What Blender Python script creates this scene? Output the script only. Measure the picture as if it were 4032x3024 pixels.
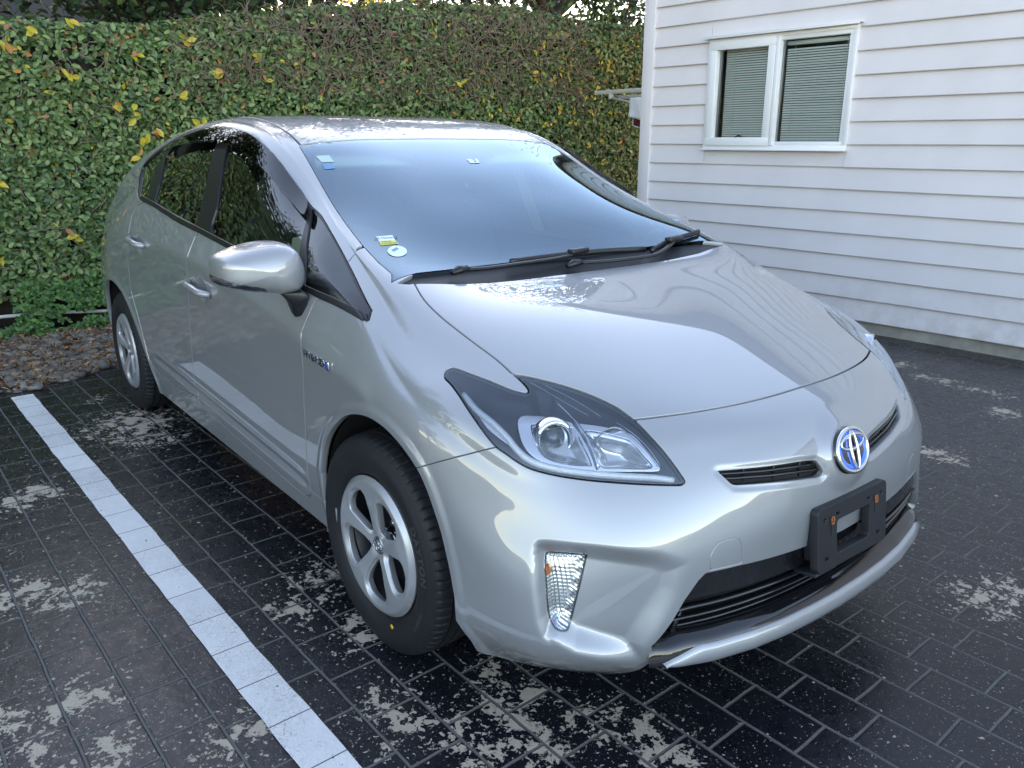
import bpy, bmesh, math, random
import numpy as np
from mathutils import Matrix, Vector, Euler
for o in list(bpy.data.objects): bpy.data.objects.remove(o)
SC=bpy.context.scene; COL=SC.collection
random.seed(7); RNG=np.random.default_rng(7)
# ---------------- camera
cam=bpy.data.cameras.new('camera'); camo=bpy.data.objects.new('camera',cam); COL.objects.link(camo)
cam.sensor_width=36; cam.lens=28.238; cam.clip_end=500; cam.clip_start=.05
r_=(0.61238655,0.79055737,-0.00132442); u_=(-0.22895888,0.17896058,0.95684426); f_=(-0.7566773,0.58565532,-0.29059819)
camo.matrix_world=Matrix(((r_[0],u_[0],-f_[0],1.79391),(r_[1],u_[1],-f_[1],-1.75374),(r_[2],u_[2],-f_[2],1.38000),(0,0,0,1)))
SC.camera=camo
# ---------------- light
SUN_EL=math.radians(15); SUN_D=(-.963,.27)
w=bpy.data.worlds.new('World'); SC.world=w; w.use_nodes=True; nt=w.node_tree; nt.nodes.clear()
sky=nt.nodes.new('ShaderNodeTexSky'); sky.sky_type='NISHITA'; sky.sun_disc=False; sky.sun_elevation=SUN_EL; sky.sun_rotation=math.atan2(SUN_D[0],SUN_D[1]); sky.air_density=.85; sky.dust_density=.35; sky.ozone_density=1.2
bg=nt.nodes.new('ShaderNodeBackground'); bg.inputs[1].default_value=.15
out=nt.nodes.new('ShaderNodeOutputWorld'); nt.links.new(sky.outputs[0],bg.inputs[0]); nt.links.new(bg.outputs[0],out.inputs[0])
sl=bpy.data.lights.new('sun','SUN'); sl.energy=3.0; sl.angle=math.radians(.5); sl.color=(1,.95,.88)
so=bpy.data.objects.new('sun',sl); COL.objects.link(so)
sd=Vector((SUN_D[0]*math.cos(SUN_EL),SUN_D[1]*math.cos(SUN_EL),math.sin(SUN_EL))).normalized()
so.rotation_euler=sd.to_track_quat('Z','Y').to_euler(); so.location=(0,0,20)
vs=SC.view_settings; vs.view_transform='Standard'; vs.look='None'; vs.gamma=1; vs.exposure=2.62
vs.use_white_balance=True; vs.white_balance_temperature=8500; vs.white_balance_tint=18
SC.cycles.max_bounces=8; SC.cycles.transparent_max_bounces=16; SC.cycles.transmission_bounces=6; SC.cycles.glossy_bounces=4
SC.cycles.use_denoising=True
# ---------------- helpers
def V3(*a): return np.array(a,float)
def tag(o,label=None,cat=None,group=None,kind=None):
    if label: o['label']=label
    if cat: o['category']=cat
    if group: o['group']=group
    if kind: o['kind']=kind
    return o
def empty(name,loc=(0,0,0),label=None,cat=None,group=None,rz=0):
    o=bpy.data.objects.new(name,None); COL.objects.link(o); o.location=loc; o.rotation_euler=(0,0,rz); o.empty_display_size=.2
    return tag(o,label,cat,group)
def mk(name,V,F,mat=None,parent=None,N=None,smooth=True,loc=None):
    V=np.asarray(V,float).reshape(-1,3); me=bpy.data.meshes.new(name)
    if isinstance(F,np.ndarray):
        k=F.shape[1]; me.vertices.add(len(V)); me.vertices.foreach_set('co',V.ravel().astype(np.float32))
        me.loops.add(F.size); me.loops.foreach_set('vertex_index',F.ravel().astype(np.int32))
        me.polygons.add(len(F)); me.polygons.foreach_set('loop_start',(np.arange(len(F))*k).astype(np.int32))
        me.update(calc_edges=True); me.validate()
    else:
        me.from_pydata([tuple(p) for p in V],[],[tuple(int(i) for i in f) for f in F]); me.update()
    if mat is not None:
        for m in (mat if isinstance(mat,(list,tuple)) else [mat]): me.materials.append(m)
    if smooth is not False: me.polygons.foreach_set('use_smooth',[True]*len(me.polygons))
    if N is not None and len(me.vertices)==len(N): me.normals_split_custom_set_from_vertices([tuple(n) for n in N])
    o=bpy.data.objects.new(name,me); COL.objects.link(o)
    if parent is not None: o.parent=parent
    if loc is not None: o.location=loc
    return o
class MB:
    def __init__(s): s.v=[];s.f=[];s.m=[]
    def add(s,V,F,m=0):
        n=len(s.v); s.v+= [tuple(map(float,p)) for p in V]; s.f+=[tuple(int(i)+n for i in f) for f in F]; s.m+=[m]*len(F)
    def box(s,c,d,R=None,m=0,bev=0):
        x,y,z=[q/2 for q in d]
        if bev:
            b=bev; P=[];
            bm=bmesh.new(); bmesh.ops.create_cube(bm,size=1); bmesh.ops.scale(bm,vec=d,verts=bm.verts)
            bmesh.ops.bevel(bm,geom=bm.edges[:],offset=b,segments=2,affect='EDGES',profile=.5)
            bm.verts.index_update(); P=[np.array(v.co) for v in bm.verts]; F=[[v.index for v in f.verts] for f in bm.faces]; bm.free()
        else:
            P=[V3(i*x,j*y,k*z) for i in(-1,1) for j in(-1,1) for k in(-1,1)]; F=[(0,1,3,2),(4,6,7,5),(0,4,5,1),(2,3,7,6),(0,2,6,4),(1,5,7,3)]
        if R is not None: P=[R@p for p in P]
        s.add([p+np.array(c) for p in P],F,m)
    def tube(s,P,r,n=8,m=0,caps=True,flat=1.0,up=(0,0,1)):
        P=[np.array(p,float) for p in P]; rr=r if hasattr(r,'__len__') else [r]*len(P); rings=[]; up=np.array(up,float)
        for i,p in enumerate(P):
            t=P[min(i+1,len(P)-1)]-P[max(i-1,0)]; t/=np.linalg.norm(t)+1e-12
            a=np.cross(t,up); 
            if np.linalg.norm(a)<1e-3: a=np.cross(t,(1,0,0))
            a/=np.linalg.norm(a); b=np.cross(a,t)
            rings.append([p+rr[i]*(math.cos(q)*a+flat*math.sin(q)*b) for q in np.linspace(0,2*math.pi,n,endpoint=False)])
        V=[q for R_ in rings for q in R_]; F=[]
        for i in range(len(P)-1):
            for j in range(n): F.append((i*n+j,i*n+(j+1)%n,(i+1)*n+(j+1)%n,(i+1)*n+j))
        if caps: F.append(tuple(range(n-1,-1,-1))); F.append(tuple((len(P)-1)*n+j for j in range(n)))
        s.add(V,F,m)
    def lathe(s,prof,c,axis='y',n=48,m=0,a0=0,a1=2*math.pi):
        full=abs(a1-a0-2*math.pi)<1e-6; A=np.linspace(a0,a1,n,endpoint=not full) if not full else np.linspace(a0,a1,n,endpoint=False)
        V=[];F=[];k=len(prof)
        for a in A:
            for (r,h) in prof:
                if axis=='y': V.append((c[0]+r*math.cos(a),c[1]+h,c[2]+r*math.sin(a)))
                elif axis=='z': V.append((c[0]+r*math.cos(a),c[1]+r*math.sin(a),c[2]+h))
                else: V.append((c[0]+h,c[1]+r*math.cos(a),c[2]+r*math.sin(a)))
        na=len(A)
        for i in range(na if full else na-1):
            for j in range(k-1): F.append((i*k+j,((i+1)%na)*k+j,((i+1)%na)*k+j+1,i*k+j+1))
        s.add(V,F,m)
    def grid(s,G,m=0,wrapv=False):
        G=np.array(G,float); a,b=G.shape[:2]; F=[]
        for i in range(a-1):
            for j in range(b-1 if not wrapv else b): F.append((i*b+j,i*b+(j+1)%b,(i+1)*b+(j+1)%b,(i+1)*b+j))
        s.add(G.reshape(-1,3),F,m)
    def build(s,name,mat,parent=None,smooth=True,auto=None):
        o=mk(name,np.array(s.v),s.f,mat,parent,smooth=smooth)
        if any(s.m): o.data.polygons.foreach_set('material_index',s.m)
        if auto:
            o.data.set_sharp_from_angle(angle=math.radians(auto))
        return o
# ---------------- materials
def nm(name):
    m=bpy.data.materials.new(name); m.use_nodes=True; t=m.node_tree; b=t.nodes['Principled BSDF']; return m,t,b
def pm(name,col,rough=.5,metal=0,coat=0,spec=.5,bump=0,bscale=50,var=0,vscale=5,**kw):
    m,t,b=nm(name); b.inputs['Base Color'].default_value=(*col,1); b.inputs['Roughness'].default_value=rough; b.inputs['Metallic'].default_value=metal
    b.inputs['Coat Weight'].default_value=coat; b.inputs['Coat Roughness'].default_value=.03; b.inputs['Specular IOR Level'].default_value=spec
    L=t.links.new
    if var or bump:
        tc=t.nodes.new('ShaderNodeTexCoord')
    if var:
        n=t.nodes.new('ShaderNodeTexNoise'); n.inputs['Scale'].default_value=vscale; n.inputs['Detail'].default_value=5; L(tc.outputs['Object'],n.inputs['Vector'])
        mx=t.nodes.new('ShaderNodeMixRGB'); mx.blend_type='MULTIPLY'; mx.inputs[0].default_value=1; mx.inputs[1].default_value=(*col,1)
        cr=t.nodes.new('ShaderNodeMapRange'); cr.inputs[1].default_value=.3; cr.inputs[2].default_value=.7; cr.inputs[3].default_value=1-var; cr.inputs[4].default_value=1+var
        L(n.outputs[0],cr.inputs[0]); L(cr.outputs[0],mx.inputs[2]); L(mx.outputs[0],b.inputs['Base Color'])
    if bump:
        n=t.nodes.new('ShaderNodeTexNoise'); n.inputs['Scale'].default_value=bscale; n.inputs['Detail'].default_value=4; L(tc.outputs['Object'],n.inputs['Vector'])
        bp=t.nodes.new('ShaderNodeBump'); bp.inputs['Strength'].default_value=bump; bp.inputs['Distance'].default_value=.01; L(n.outputs[0],bp.inputs['Height']); L(bp.outputs[0],b.inputs['Normal'])
    return m
def glassm(name,tint,ior=1.5,rough=0.0,extra=0,gcol=(1,1,1)):
    m=bpy.data.materials.new(name); m.use_nodes=True; t=m.node_tree; t.nodes.clear(); L=t.links.new
    o=t.nodes.new('ShaderNodeOutputMaterial'); mx=t.nodes.new('ShaderNodeMixShader'); tr=t.nodes.new('ShaderNodeBsdfTransparent'); gl=t.nodes.new('ShaderNodeBsdfGlossy'); fr=t.nodes.new('ShaderNodeFresnel')
    tr.inputs[0].default_value=(*tint,1); gl.inputs['Roughness'].default_value=rough; gl.inputs[0].default_value=(*gcol,1); fr.inputs[0].default_value=ior
    ma=t.nodes.new('ShaderNodeMath'); ma.operation='MULTIPLY_ADD'; ma.use_clamp=True; ma.inputs[1].default_value=1.6; ma.inputs[2].default_value=extra
    L(fr.outputs[0],ma.inputs[0]); L(ma.outputs[0],mx.inputs[0]); L(tr.outputs[0],mx.inputs[1]); L(gl.outputs[0],mx.inputs[2]); L(mx.outputs[0],o.inputs[0]); return m
def paint():
    m,t,b=nm('silver_paint'); L=t.links.new
    b.inputs['Base Color'].default_value=(.325,.337,.355,1); b.inputs['Metallic'].default_value=.42; b.inputs['Roughness'].default_value=.36
    b.inputs['Coat Weight'].default_value=1; b.inputs['Coat Roughness'].default_value=.012; b.inputs['Coat IOR'].default_value=1.75
    tc=t.nodes.new('ShaderNodeTexCoord'); v=t.nodes.new('ShaderNodeTexVoronoi'); v.inputs['Scale'].default_value=900; L(tc.outputs['Object'],v.inputs['Vector'])
    mr=t.nodes.new('ShaderNodeMapRange'); mr.inputs[3].default_value=.36; mr.inputs[4].default_value=.48
    sp=t.nodes.new('ShaderNodeSeparateColor'); L(v.outputs['Color'],sp.inputs[0]); L(sp.outputs[0],mr.inputs[0]); L(mr.outputs[0],b.inputs['Roughness'])
    return m
M={}
M['paint']=paint()
M['black_gloss']=pm('black_gloss',(.008,.008,.010),.06,coat=.5)
M['black_satin']=pm('black_satin',(.011,.012,.014),.36)
M['black_plastic']=pm('black_plastic',(.013,.0145,.019),.5,bump=.15,bscale=400)
M['black_dull']=pm('black_dull',(.010,.010,.011),.8)
M['shell']=pm('dark_shell',(.006,.006,.007),.9)
M['chrome']=pm('chrome',(.80,.81,.83),.06,1)
M['chrome_soft']=pm('chrome_soft',(.55,.56,.58),.22,1)
M['hub_silver']=pm('hub_silver',(.47,.48,.50),.33,.6,coat=.25,var=.08,vscale=9)
M['rubber']=pm('rubber',(.0075,.008,.0105),.62,bump=.1,bscale=250,var=.25,vscale=12)
M['tint']=glassm('tinted_glass',(.50,.58,.52))
M['clear']=glassm('clear_lens',(.93,.95,.96),extra=.04,gcol=(.85,.93,1))
M['ws']=glassm('windshield_glass',(.80,.92,.88),extra=.095,gcol=(.66,.86,1))
M['visor']=glassm('smoked_visor',(.10,.08,.09),ior=1.38)

# ---- control net of the car body (right half, y stored positive; x forward from front axle, z up)
def rows():
    T={}
    T[0]=[(-3.42,0,1.12),(-3.10,0,1.225),(-2.82,0,1.31),(-2.5,0,1.382),(-2.15,0,1.437),(-1.8,0,1.470),(-1.45,0,1.478),(-1.18,0,1.447),(-.96,0,1.384),(-.71,0,1.289),(-.53,0,1.205),(-.36,0,1.115),(-.155,0,.995),(0,0,.958),(.2,0,.927),(.43,0,.876),(.71,0,.785)]
    T[1]=[(-3.41,.18,1.118),(-3.10,.19,1.222),(-2.82,.19,1.307),(-2.5,.19,1.380),(-2.15,.19,1.436),(-1.8,.19,1.470),(-1.45,.19,1.478),(-1.18,.19,1.446),(-.96,.19,1.383),(-.71,.20,1.287),(-.53,.21,1.202),(-.35,.22,1.113),(-.15,.22,1.0),(.01,.22,.964),(.20,.21,.932),(.42,.20,.879),(.70,.19,.785)]
    T[2]=[(-3.39,.35,1.105),(-3.09,.37,1.205),(-2.82,.38,1.293),(-2.5,.375,1.370),(-2.15,.37,1.430),(-1.8,.37,1.467),(-1.45,.37,1.475),(-1.18,.37,1.442),(-.955,.38,1.379),(-.71,.40,1.279),(-.52,.42,1.193),(-.34,.44,1.108),(-.14,.45,1.012),(.02,.445,.974),(.20,.43,.937),(.40,.41,.877),(.665,.38,.788)]
    T[3]=[(-3.36,.50,1.08),(-3.08,.55,1.165),(-2.82,.56,1.255),(-2.5,.555,1.345),(-2.15,.55,1.415),(-1.8,.55,1.459),(-1.45,.55,1.468),(-1.18,.555,1.431),(-.941,.568,1.362),(-.70,.602,1.243),(-.504,.635,1.154),(-.321,.664,1.09),(-.13,.682,1.033),(.03,.675,.973),(.20,.655,.918),(.38,.61,.858),(.60,.545,.777)]
    T[4]=[(-3.30,.63,1.065),(-3.05,.675,1.15),(-2.80,.682,1.24),(-2.5,.660,1.325),(-2.15,.63,1.398),(-1.8,.608,1.442),(-1.45,.60,1.450),(-1.17,.602,1.417),(-.935,.612,1.350),(-.69,.636,1.2325),(-.50,.668,1.1515),(-.315,.698,1.078),(-.11,.728,.993),(.05,.754,.918),(.20,.764,.865),(.37,.757,.824),(.53,.703,.763)]
    T[5]=[(-3.33,.71,.975),(-3.05,.735,1.07),(-2.80,.73,1.16),(-2.484,.71,1.265),(-2.15,.68,1.35),(-1.82,.655,1.403),(-1.47,.648,1.424),(-1.16,.643,1.399),(-.93,.648,1.330),(-.69,.662,1.209),(-.50,.692,1.137),(-.31,.725,1.061),(-.09,.775,.963),(.06,.80,.885),(.21,.815,.825),(.375,.805,.787),(.55,.742,.717)]
    T[6]=[(-3.35,.735,.90),(-3.05,.765,.98),(-2.78,.768,1.07),(-2.45,.757,1.17),(-2.13,.745,1.235),(-1.8,.737,1.268),(-1.44,.733,1.276),(-1.1,.737,1.24),(-.85,.745,1.18),(-.62,.758,1.11),(-.42,.773,1.06),(-.25,.787,1.00),(-.08,.80,.94),(.06,.815,.865),(.21,.83,.80),(.37,.82,.75),(.56,.752,.678)]
    T[7]=[(-3.36,.755,.82),(-3.05,.795,.90),(-2.75,.812,1.02),(-2.42,.808,1.10),(-2.12,.812,1.118),(-1.75,.820,1.094),(-1.36,.826,1.064),(-1.02,.826,1.03),(-.78,.826,1.008),(-.56,.824,.995),(-.38,.82,.98),(-.22,.812,.957),(-.06,.815,.92),(.07,.835,.84),(.21,.85,.775),(.37,.835,.72),(.567,.762,.64)]
    T[8]=[(-3.38,.765,.74),(-3.05,.82,.80),(-2.78,.850,.90),(-2.45,.864,.955),(-2.2,.867,.972),(-1.8,.87,.968),(-1.38,.872,.957),(-1.02,.872,.935),(-.78,.871,.91),(-.56,.868,.877),(-.36,.866,.845),(-.2,.864,.815),(-.05,.866,.79),(.08,.868,.755),(.21,.868,.71),(.37,.85,.65),(.58,.778,.57)]
    T[9]=[(-3.40,.77,.65),(-3.08,.83,.68),(-2.8,.865,.77),(-2.5,.870,.80),(-2.2,.868,.80),(-1.8,.865,.78),(-1.4,.863,.77),(-1.0,.863,.75),(-.76,.862,.73),(-.55,.860,.71),(-.36,.860,.69),(-.2,.862,.67),(-.05,.866,.66),(.08,.868,.64),(.22,.868,.60),(.38,.858,.55),(.60,.80,.49)]
    T[10]=[(-3.41,.77,.50),(-3.1,.828,.52),(-2.85,.862,.55),(-2.5,.868,.56),(-2.2,.860,.56),(-1.8,.854,.56),(-1.4,.852,.55),(-1.0,.852,.54),(-.76,.852,.535),(-.55,.852,.53),(-.36,.854,.52),(-.2,.858,.51),(-.05,.862,.50),(.08,.865,.49),(.24,.865,.47),(.40,.855,.43),(.62,.80,.40)]
    T[11]=[(-3.40,.76,.38),(-3.1,.82,.38),(-2.85,.85,.38),(-2.5,.857,.38),(-2.2,.850,.39),(-1.8,.846,.39),(-1.4,.845,.39),(-1.0,.845,.385),(-.76,.845,.385),(-.55,.846,.38),(-.36,.848,.38),(-.2,.852,.38),(-.05,.856,.375),(.09,.86,.37),(.26,.862,.35),(.41,.85,.32),(.625,.785,.29)]
    T[12]=[(-3.36,.72,.26),(-3.1,.78,.25),(-2.85,.82,.23),(-2.5,.825,.215),(-2.2,.825,.21),(-1.8,.823,.213),(-1.4,.822,.217),(-1.0,.822,.22),(-.76,.822,.223),(-.55,.823,.226),(-.36,.825,.23),(-.2,.83,.235),(-.05,.838,.24),(.1,.85,.24),(.28,.853,.24),(.42,.815,.217),(.55,.70,.182)]
    F={4:[T[j][-1] for j in range(5)],
       5:[(.80,0,.735),(.785,.20,.733),(.735,.40,.728),(.655,.585,.715),T[5][-1]],
       6:[(.845,0,.68),(.83,.21,.678),(.775,.42,.67),(.68,.62,.665),T[6][-1]],
       7:[(.862,0,.61),(.85,.22,.61),(.80,.44,.61),(.705,.64,.61),T[7][-1]],
       8:[(.87,0,.54),(.86,.23,.54),(.817,.45,.54),(.73,.65,.55),T[8][-1]],
       9:[(.868,0,.47),(.859,.23,.47),(.82,.46,.47),(.74,.66,.48),T[9][-1]],
       10:[(.868,0,.40),(.86,.23,.40),(.822,.46,.40),(.745,.66,.40),T[10][-1]],
       11:[(.868,0,.31),(.86,.23,.30),(.82,.455,.295),(.74,.65,.285),T[11][-1]],
       12:[(.84,0,.22),(.83,.22,.215),(.78,.43,.205),(.68,.56,.178),T[12][-1]]}
    rc={4:-3.42,5:-3.44,6:-3.46,7:-3.48,8:-3.52,9:-3.53,10:-3.53,11:-3.51,12:-3.47}
    B={}
    for l in range(4,13):
        a=T[l][0]; zc={4:1.12,5:1.02,6:.93,7:.84,8:.74,9:.62,10:.5,11:.38,12:.26}[l]
        if l==4: B[l]=[T[j][0] for j in range(5)]
        else:
            B[l]=[(rc[l]+(a[0]-rc[l])*(t**2.6),a[1]*min(1,t),zc+(a[2]-zc)*t**2) for t in (0,.28,.56,.8,1)]
    return T,F,B
def base_mesh(level=5,iters=2,damp=1.0):
    T,F,B=rows(); K=17
    verts=[];idx={}
    def v(key,p):
        if key not in idx: idx[key]=len(verts); verts.append((p[0],-p[1],p[2]))
        return idx[key]
    tid={(r,k):v(('T',r,k),T[r][k]) for r in range(13) for k in range(K)}
    fid={};bid={}
    for l in range(4,13):
        for j in range(5):
            if l==4: fid[l,j]=tid[j,K-1]; bid[l,j]=tid[j,0]
            elif j==4: fid[l,j]=tid[l,K-1]; bid[l,j]=tid[l,0]
            else: fid[l,j]=v(('F',l,j),F[l][j]); bid[l,j]=v(('B',l,j),B[l][j])
    half=[]
    for r in range(12):
        for k in range(K-1): half.append((tid[r,k],tid[r,k+1],tid[r+1,k+1],tid[r+1,k]))
    for l in range(4,12):
        for j in range(4):
            half.append((fid[l,j],fid[l+1,j],fid[l+1,j+1],fid[l,j+1]))
            half.append((bid[l,j],bid[l,j+1],bid[l+1,j+1],bid[l+1,j]))
    V=np.array(verts); n=len(V)
    # mirror
    cen=np.abs(V[:,1])<1e-9; mp=np.arange(n); ex=[]
    for i in range(n):
        if not cen[i]: mp[i]=n+len(ex); ex.append(V[i]*[1,-1,1])
    VV=np.vstack([V,np.array(ex)])
    faces=half+[tuple(mp[i] for i in reversed(f)) for f in half]
    me=bpy.data.meshes.new('cage'); me.from_pydata([tuple(p) for p in VV],[],faces); me.update()
    ob=bpy.data.objects.new('cage',me); bpy.context.scene.collection.objects.link(ob)
    # semi-sharp rows
    cr=me.attributes.new('crease_edge','FLOAT','EDGE')
    em={tuple(sorted(e.vertices)):e.index for e in me.edges}
    def crease(a,b,w):
        for q in ((a,b),(mp[a],mp[b])):
            e=em.get(tuple(sorted((int(q[0]),int(q[1])))))
            if e is not None: cr.data[e].value=w
    for k in range(2,K-4): crease(tid[8,k],tid[8,k+1],.45)
    for k in range(8,K-1): crease(tid[4,k],tid[4,k+1],.3)
    for k in range(7,11): crease(tid[3,k],tid[3,k+1],.35)
    md=ob.modifiers.new('s','SUBSURF'); md.subdivision_type='CATMULL_CLARK'; md.use_limit_surface=True; md.boundary_smooth='ALL'
    tgt=VV.copy(); cur=VV.copy(); md.levels=1
    for it in range(iters):
        dg=bpy.context.evaluated_depsgraph_get(); dg.update(); ev=ob.evaluated_get(dg); m2=ev.to_mesh()
        co=np.zeros(len(m2.vertices)*3); m2.vertices.foreach_get('co',co); co=co.reshape(-1,3)[:len(VV)]; ev.to_mesh_clear()
        cur=cur+(tgt-co)*damp
        me.vertices.foreach_set('co',cur.ravel()); me.update(); ob.update_tag(); bpy.context.view_layer.update()
    md.levels=level
    dg=bpy.context.evaluated_depsgraph_get(); ev=ob.evaluated_get(dg); m2=ev.to_mesh()
    co=np.zeros(len(m2.vertices)*3); m2.vertices.foreach_get('co',co); co=co.reshape(-1,3)
    m2.calc_loop_triangles(); tr=np.zeros(len(m2.loop_triangles)*3,int); m2.loop_triangles.foreach_get('vertices',tr); tr=tr.reshape(-1,3)
    ev.to_mesh_clear(); bpy.data.objects.remove(ob)
    # keep right half (y<=0)
    keep=(co[tr][:,:,1].mean(1)<0); tr=tr[keep]; u,inv=np.unique(tr,return_inverse=True)
    V=co[u].copy(); V[np.abs(V[:,1])<1e-6,1]=0
    return V,inv.reshape(-1,3)[:,::-1].copy()

# ---------------- mesh cutting tools: clip a triangle mesh by a scalar field
def vnormals(V,F):
    fn=np.cross(V[F[:,1]]-V[F[:,0]],V[F[:,2]]-V[F[:,0]]); N=np.zeros_like(V)
    for k in range(3): np.add.at(N,F[:,k],fn)
    return N/(np.linalg.norm(N,axis=1)[:,None]+1e-20)
def split(m,d):
    """m=(V,N,F); returns (negative part, positive part)"""
    V,N,F=m; d=np.where(np.abs(d)<1e-7,1e-7,d); s=d[F]<0; c=s.sum(1); neg=F[c==3]; pos=F[c==0]
    mix=F[(c==1)|(c==2)]; cm=c[(c==1)|(c==2)]
    if len(mix):
        sm=d[mix]<0; odd=np.where(cm[:,None]==1,sm,~sm); k=np.argmax(odd,1); r=np.arange(len(mix))
        a=mix[r,k]; b=mix[r,(k+1)%3]; e=mix[r,(k+2)%3]
        ed=np.vstack([np.stack([a,b],1),np.stack([a,e],1)]); es=np.sort(ed,1); key=es[:,0].astype(np.int64)*len(V)+es[:,1]
        uq,inv=np.unique(key,return_inverse=True); i=(uq//len(V)).astype(int); j=(uq%len(V)).astype(int)
        t=(d[i]/(d[i]-d[j]))[:,None]; nv=V[i]+(V[j]-V[i])*t; nn=N[i]+(N[j]-N[i])*t; nn/=np.linalg.norm(nn,axis=1)[:,None]+1e-20
        p=inv[:len(mix)]+len(V); q=inv[len(mix):]+len(V); V=np.vstack([V,nv]); N=np.vstack([N,nn])
        T1=np.stack([a,p,q],1); T2=np.vstack([np.stack([p,b,e],1),np.stack([p,e,q],1)]); one=(cm==1)
        one2=np.concatenate([one,one])
        neg=np.vstack([neg,T1[one],T2[~one2]]); pos=np.vstack([pos,T1[~one],T2[one2]])
    return compact((V,N,neg)),compact((V,N,pos))
def compact(m):
    V,N,F=m
    if len(F)==0: return (V[:0],N[:0],F)
    u,inv=np.unique(F,return_inverse=True); return (V[u],N[u],inv.reshape(-1,3))
def pdist(P,poly):
    """signed distance in 2D, negative inside the closed polygon"""
    poly=np.asarray(poly,float); a=poly; b=np.roll(poly,-1,0); D=np.full(len(P),1e9); ins=np.zeros(len(P),bool)
    for p,q in zip(a,b):
        e=q-p; L=e@e
        if L<1e-14: continue
        t=np.clip(((P-p)@e)/L,0,1); dx=P-(p+t[:,None]*e); D=np.minimum(D,np.hypot(dx[:,0],dx[:,1]))
        c=((p[1]>P[:,1])!=(q[1]>P[:,1])); 
        with np.errstate(divide='ignore',invalid='ignore'): xi=(q[0]-p[0])*(P[:,1]-p[1])/(q[1]-p[1]+1e-30)+p[0]
        ins^=c&(P[:,0]<xi)
    return np.where(ins,-D,D)
_w=np.array([1,-1,.45]); _w/=np.linalg.norm(_w); _u=np.array([1,1,0])/math.sqrt(2); _v=np.cross(_w,_u)
CH={'side':lambda P:P[:,[0,2]],'top':lambda P:P[:,[0,1]],'front':lambda P:P[:,[1,2]],'diag':lambda P:np.stack([P@_u,P@_v],1)}
def ch(P,c): return CH[c](np.asarray(P,float).reshape(-1,3))
def field(m,poly,c,mask=None):
    """signed field of polygon poly (3D points or 2D) in chart c; mask(V)->bool limits where it applies"""
    V=m[0]; P2=poly if len(poly[0])==2 else ch(poly,c); Q=CH[c](V); P2=np.asarray(P2,float); d=np.full(len(V),1.0)
    lo=P2.min(0)-.08; hi=P2.max(0)+.08; k=((Q>lo)&(Q<hi)).all(1)
    if mask is not None: k&=mask(V)
    if k.any(): d[k]=pdist(Q[k],P2)
    return d
def cut(rest,poly,c,gap=.002,mask=None):
    ins,_=split(rest,field(rest,poly,c,mask)+gap); _,out=split(rest,field(rest,poly,c,mask)-gap); return ins,out
def smoothpoly(P,n=4,closed=False,sharp=()):
    """Catmull-Rom resample of a 3D polyline, keeping sharp indices"""
    P=np.asarray(P,float); out=[]; N_=len(P); rng=N_ if closed else N_-1
    for i in range(rng):
        p1=P[i]; p2=P[(i+1)%N_]; p0=P[i-1] if (closed or i>0) else p1; p3=P[(i+2)%N_] if (closed or i+2<N_) else p2
        if i in sharp: p0=p1
        if (i+1)%N_ in sharp: p3=p2
        for t in np.arange(n)/n:
            out.append(.5*((2*p1)+(-p0+p2)*t+(2*p0-5*p1+4*p2-p3)*t*t+(-p0+3*p1-3*p2+p3)*t**3))
    if not closed: out.append(P[-1])
    return np.array(out)
def flange(m,depth=.012,r=.0018,skip=lambda P:np.abs(P[:,1])<1e-4,out=0.0):
    """turn the free edges inward, with a small rounded lip"""
    V,N,F=m
    if len(F)==0: return m
    E=np.vstack([F[:,[0,1]],F[:,[1,2]],F[:,[2,0]]]); key=np.sort(E,1); k=key[:,0].astype(np.int64)*len(V)+key[:,1]
    uq,idx,cnt=np.unique(k,return_index=True,return_counts=True); B=E[idx[cnt==1]]
    s=skip(V); B=B[~(s[B[:,0]]&s[B[:,1]])]
    if len(B)==0: return m
    T=np.zeros_like(V); ev=V[B[:,1]]-V[B[:,0]]; 
    for c in (0,1):
        t=np.cross(ev,N[B[:,c]]); np.add.at(T,B[:,c],t)
    T/=np.linalg.norm(T,axis=1)[:,None]+1e-20
    bi=np.unique(B); mp={}; mpa=np.full(len(V),-1); mpa[bi]=np.arange(len(bi)); nb=len(bi); t=T[bi]; n=N[bi]; v=V[bi]; c=s[bi]
    if c.any():
        t=t.copy(); t[c,1]=0; t/=np.linalg.norm(t,axis=1)[:,None]+1e-20
    rings=[(v+t*r*.6-n*r*.35,(n+t)/1.414),(v+t*r-n*r*1.2,t*.95+n*.3),(v+t*(r+out)-n*depth,t)]
    VV=[V]; NN=[N]; FF=[F]; prev=B; 
    for q,(p,nn) in enumerate(rings):
        off=len(V)+q*nb; VV.append(p); NN.append(nn/(np.linalg.norm(nn,axis=1)[:,None]+1e-20)); cur=np.stack([mpa[B[:,0]]+off,mpa[B[:,1]]+off],1)
        FF.append(np.stack([prev[:,1],prev[:,0],cur[:,0]],1)); FF.append(np.stack([prev[:,1],cur[:,0],cur[:,1]],1)); prev=cur
    return np.vstack(VV),np.vstack(NN),np.vstack(FF)
def mir(m): V,N,F=m; return V*[1,-1,1],N*[1,-1,1],F[:,::-1]
def join(*ms):
    V=[];N=[];F=[];o=0
    for m in ms: V.append(m[0]);N.append(m[1]);F.append(m[2]+o);o+=len(m[0])
    return np.vstack(V),np.vstack(N),np.vstack(F)
def offs(m,d): return m[0]+m[1]*d,m[1],m[2]
def put(name,m,mat,parent): 
    return mk(name,m[0],np.ascontiguousarray(m[2]),mat,parent,N=m[1])
def sides(name,m,mat,parents):
    a=put(name,m,mat,parents[0]); b=put(name,mir(m),mat,parents[1]); return a,b
def sstep(x): x=np.clip(x,0,1); return x*x*(3-2*x)

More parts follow.
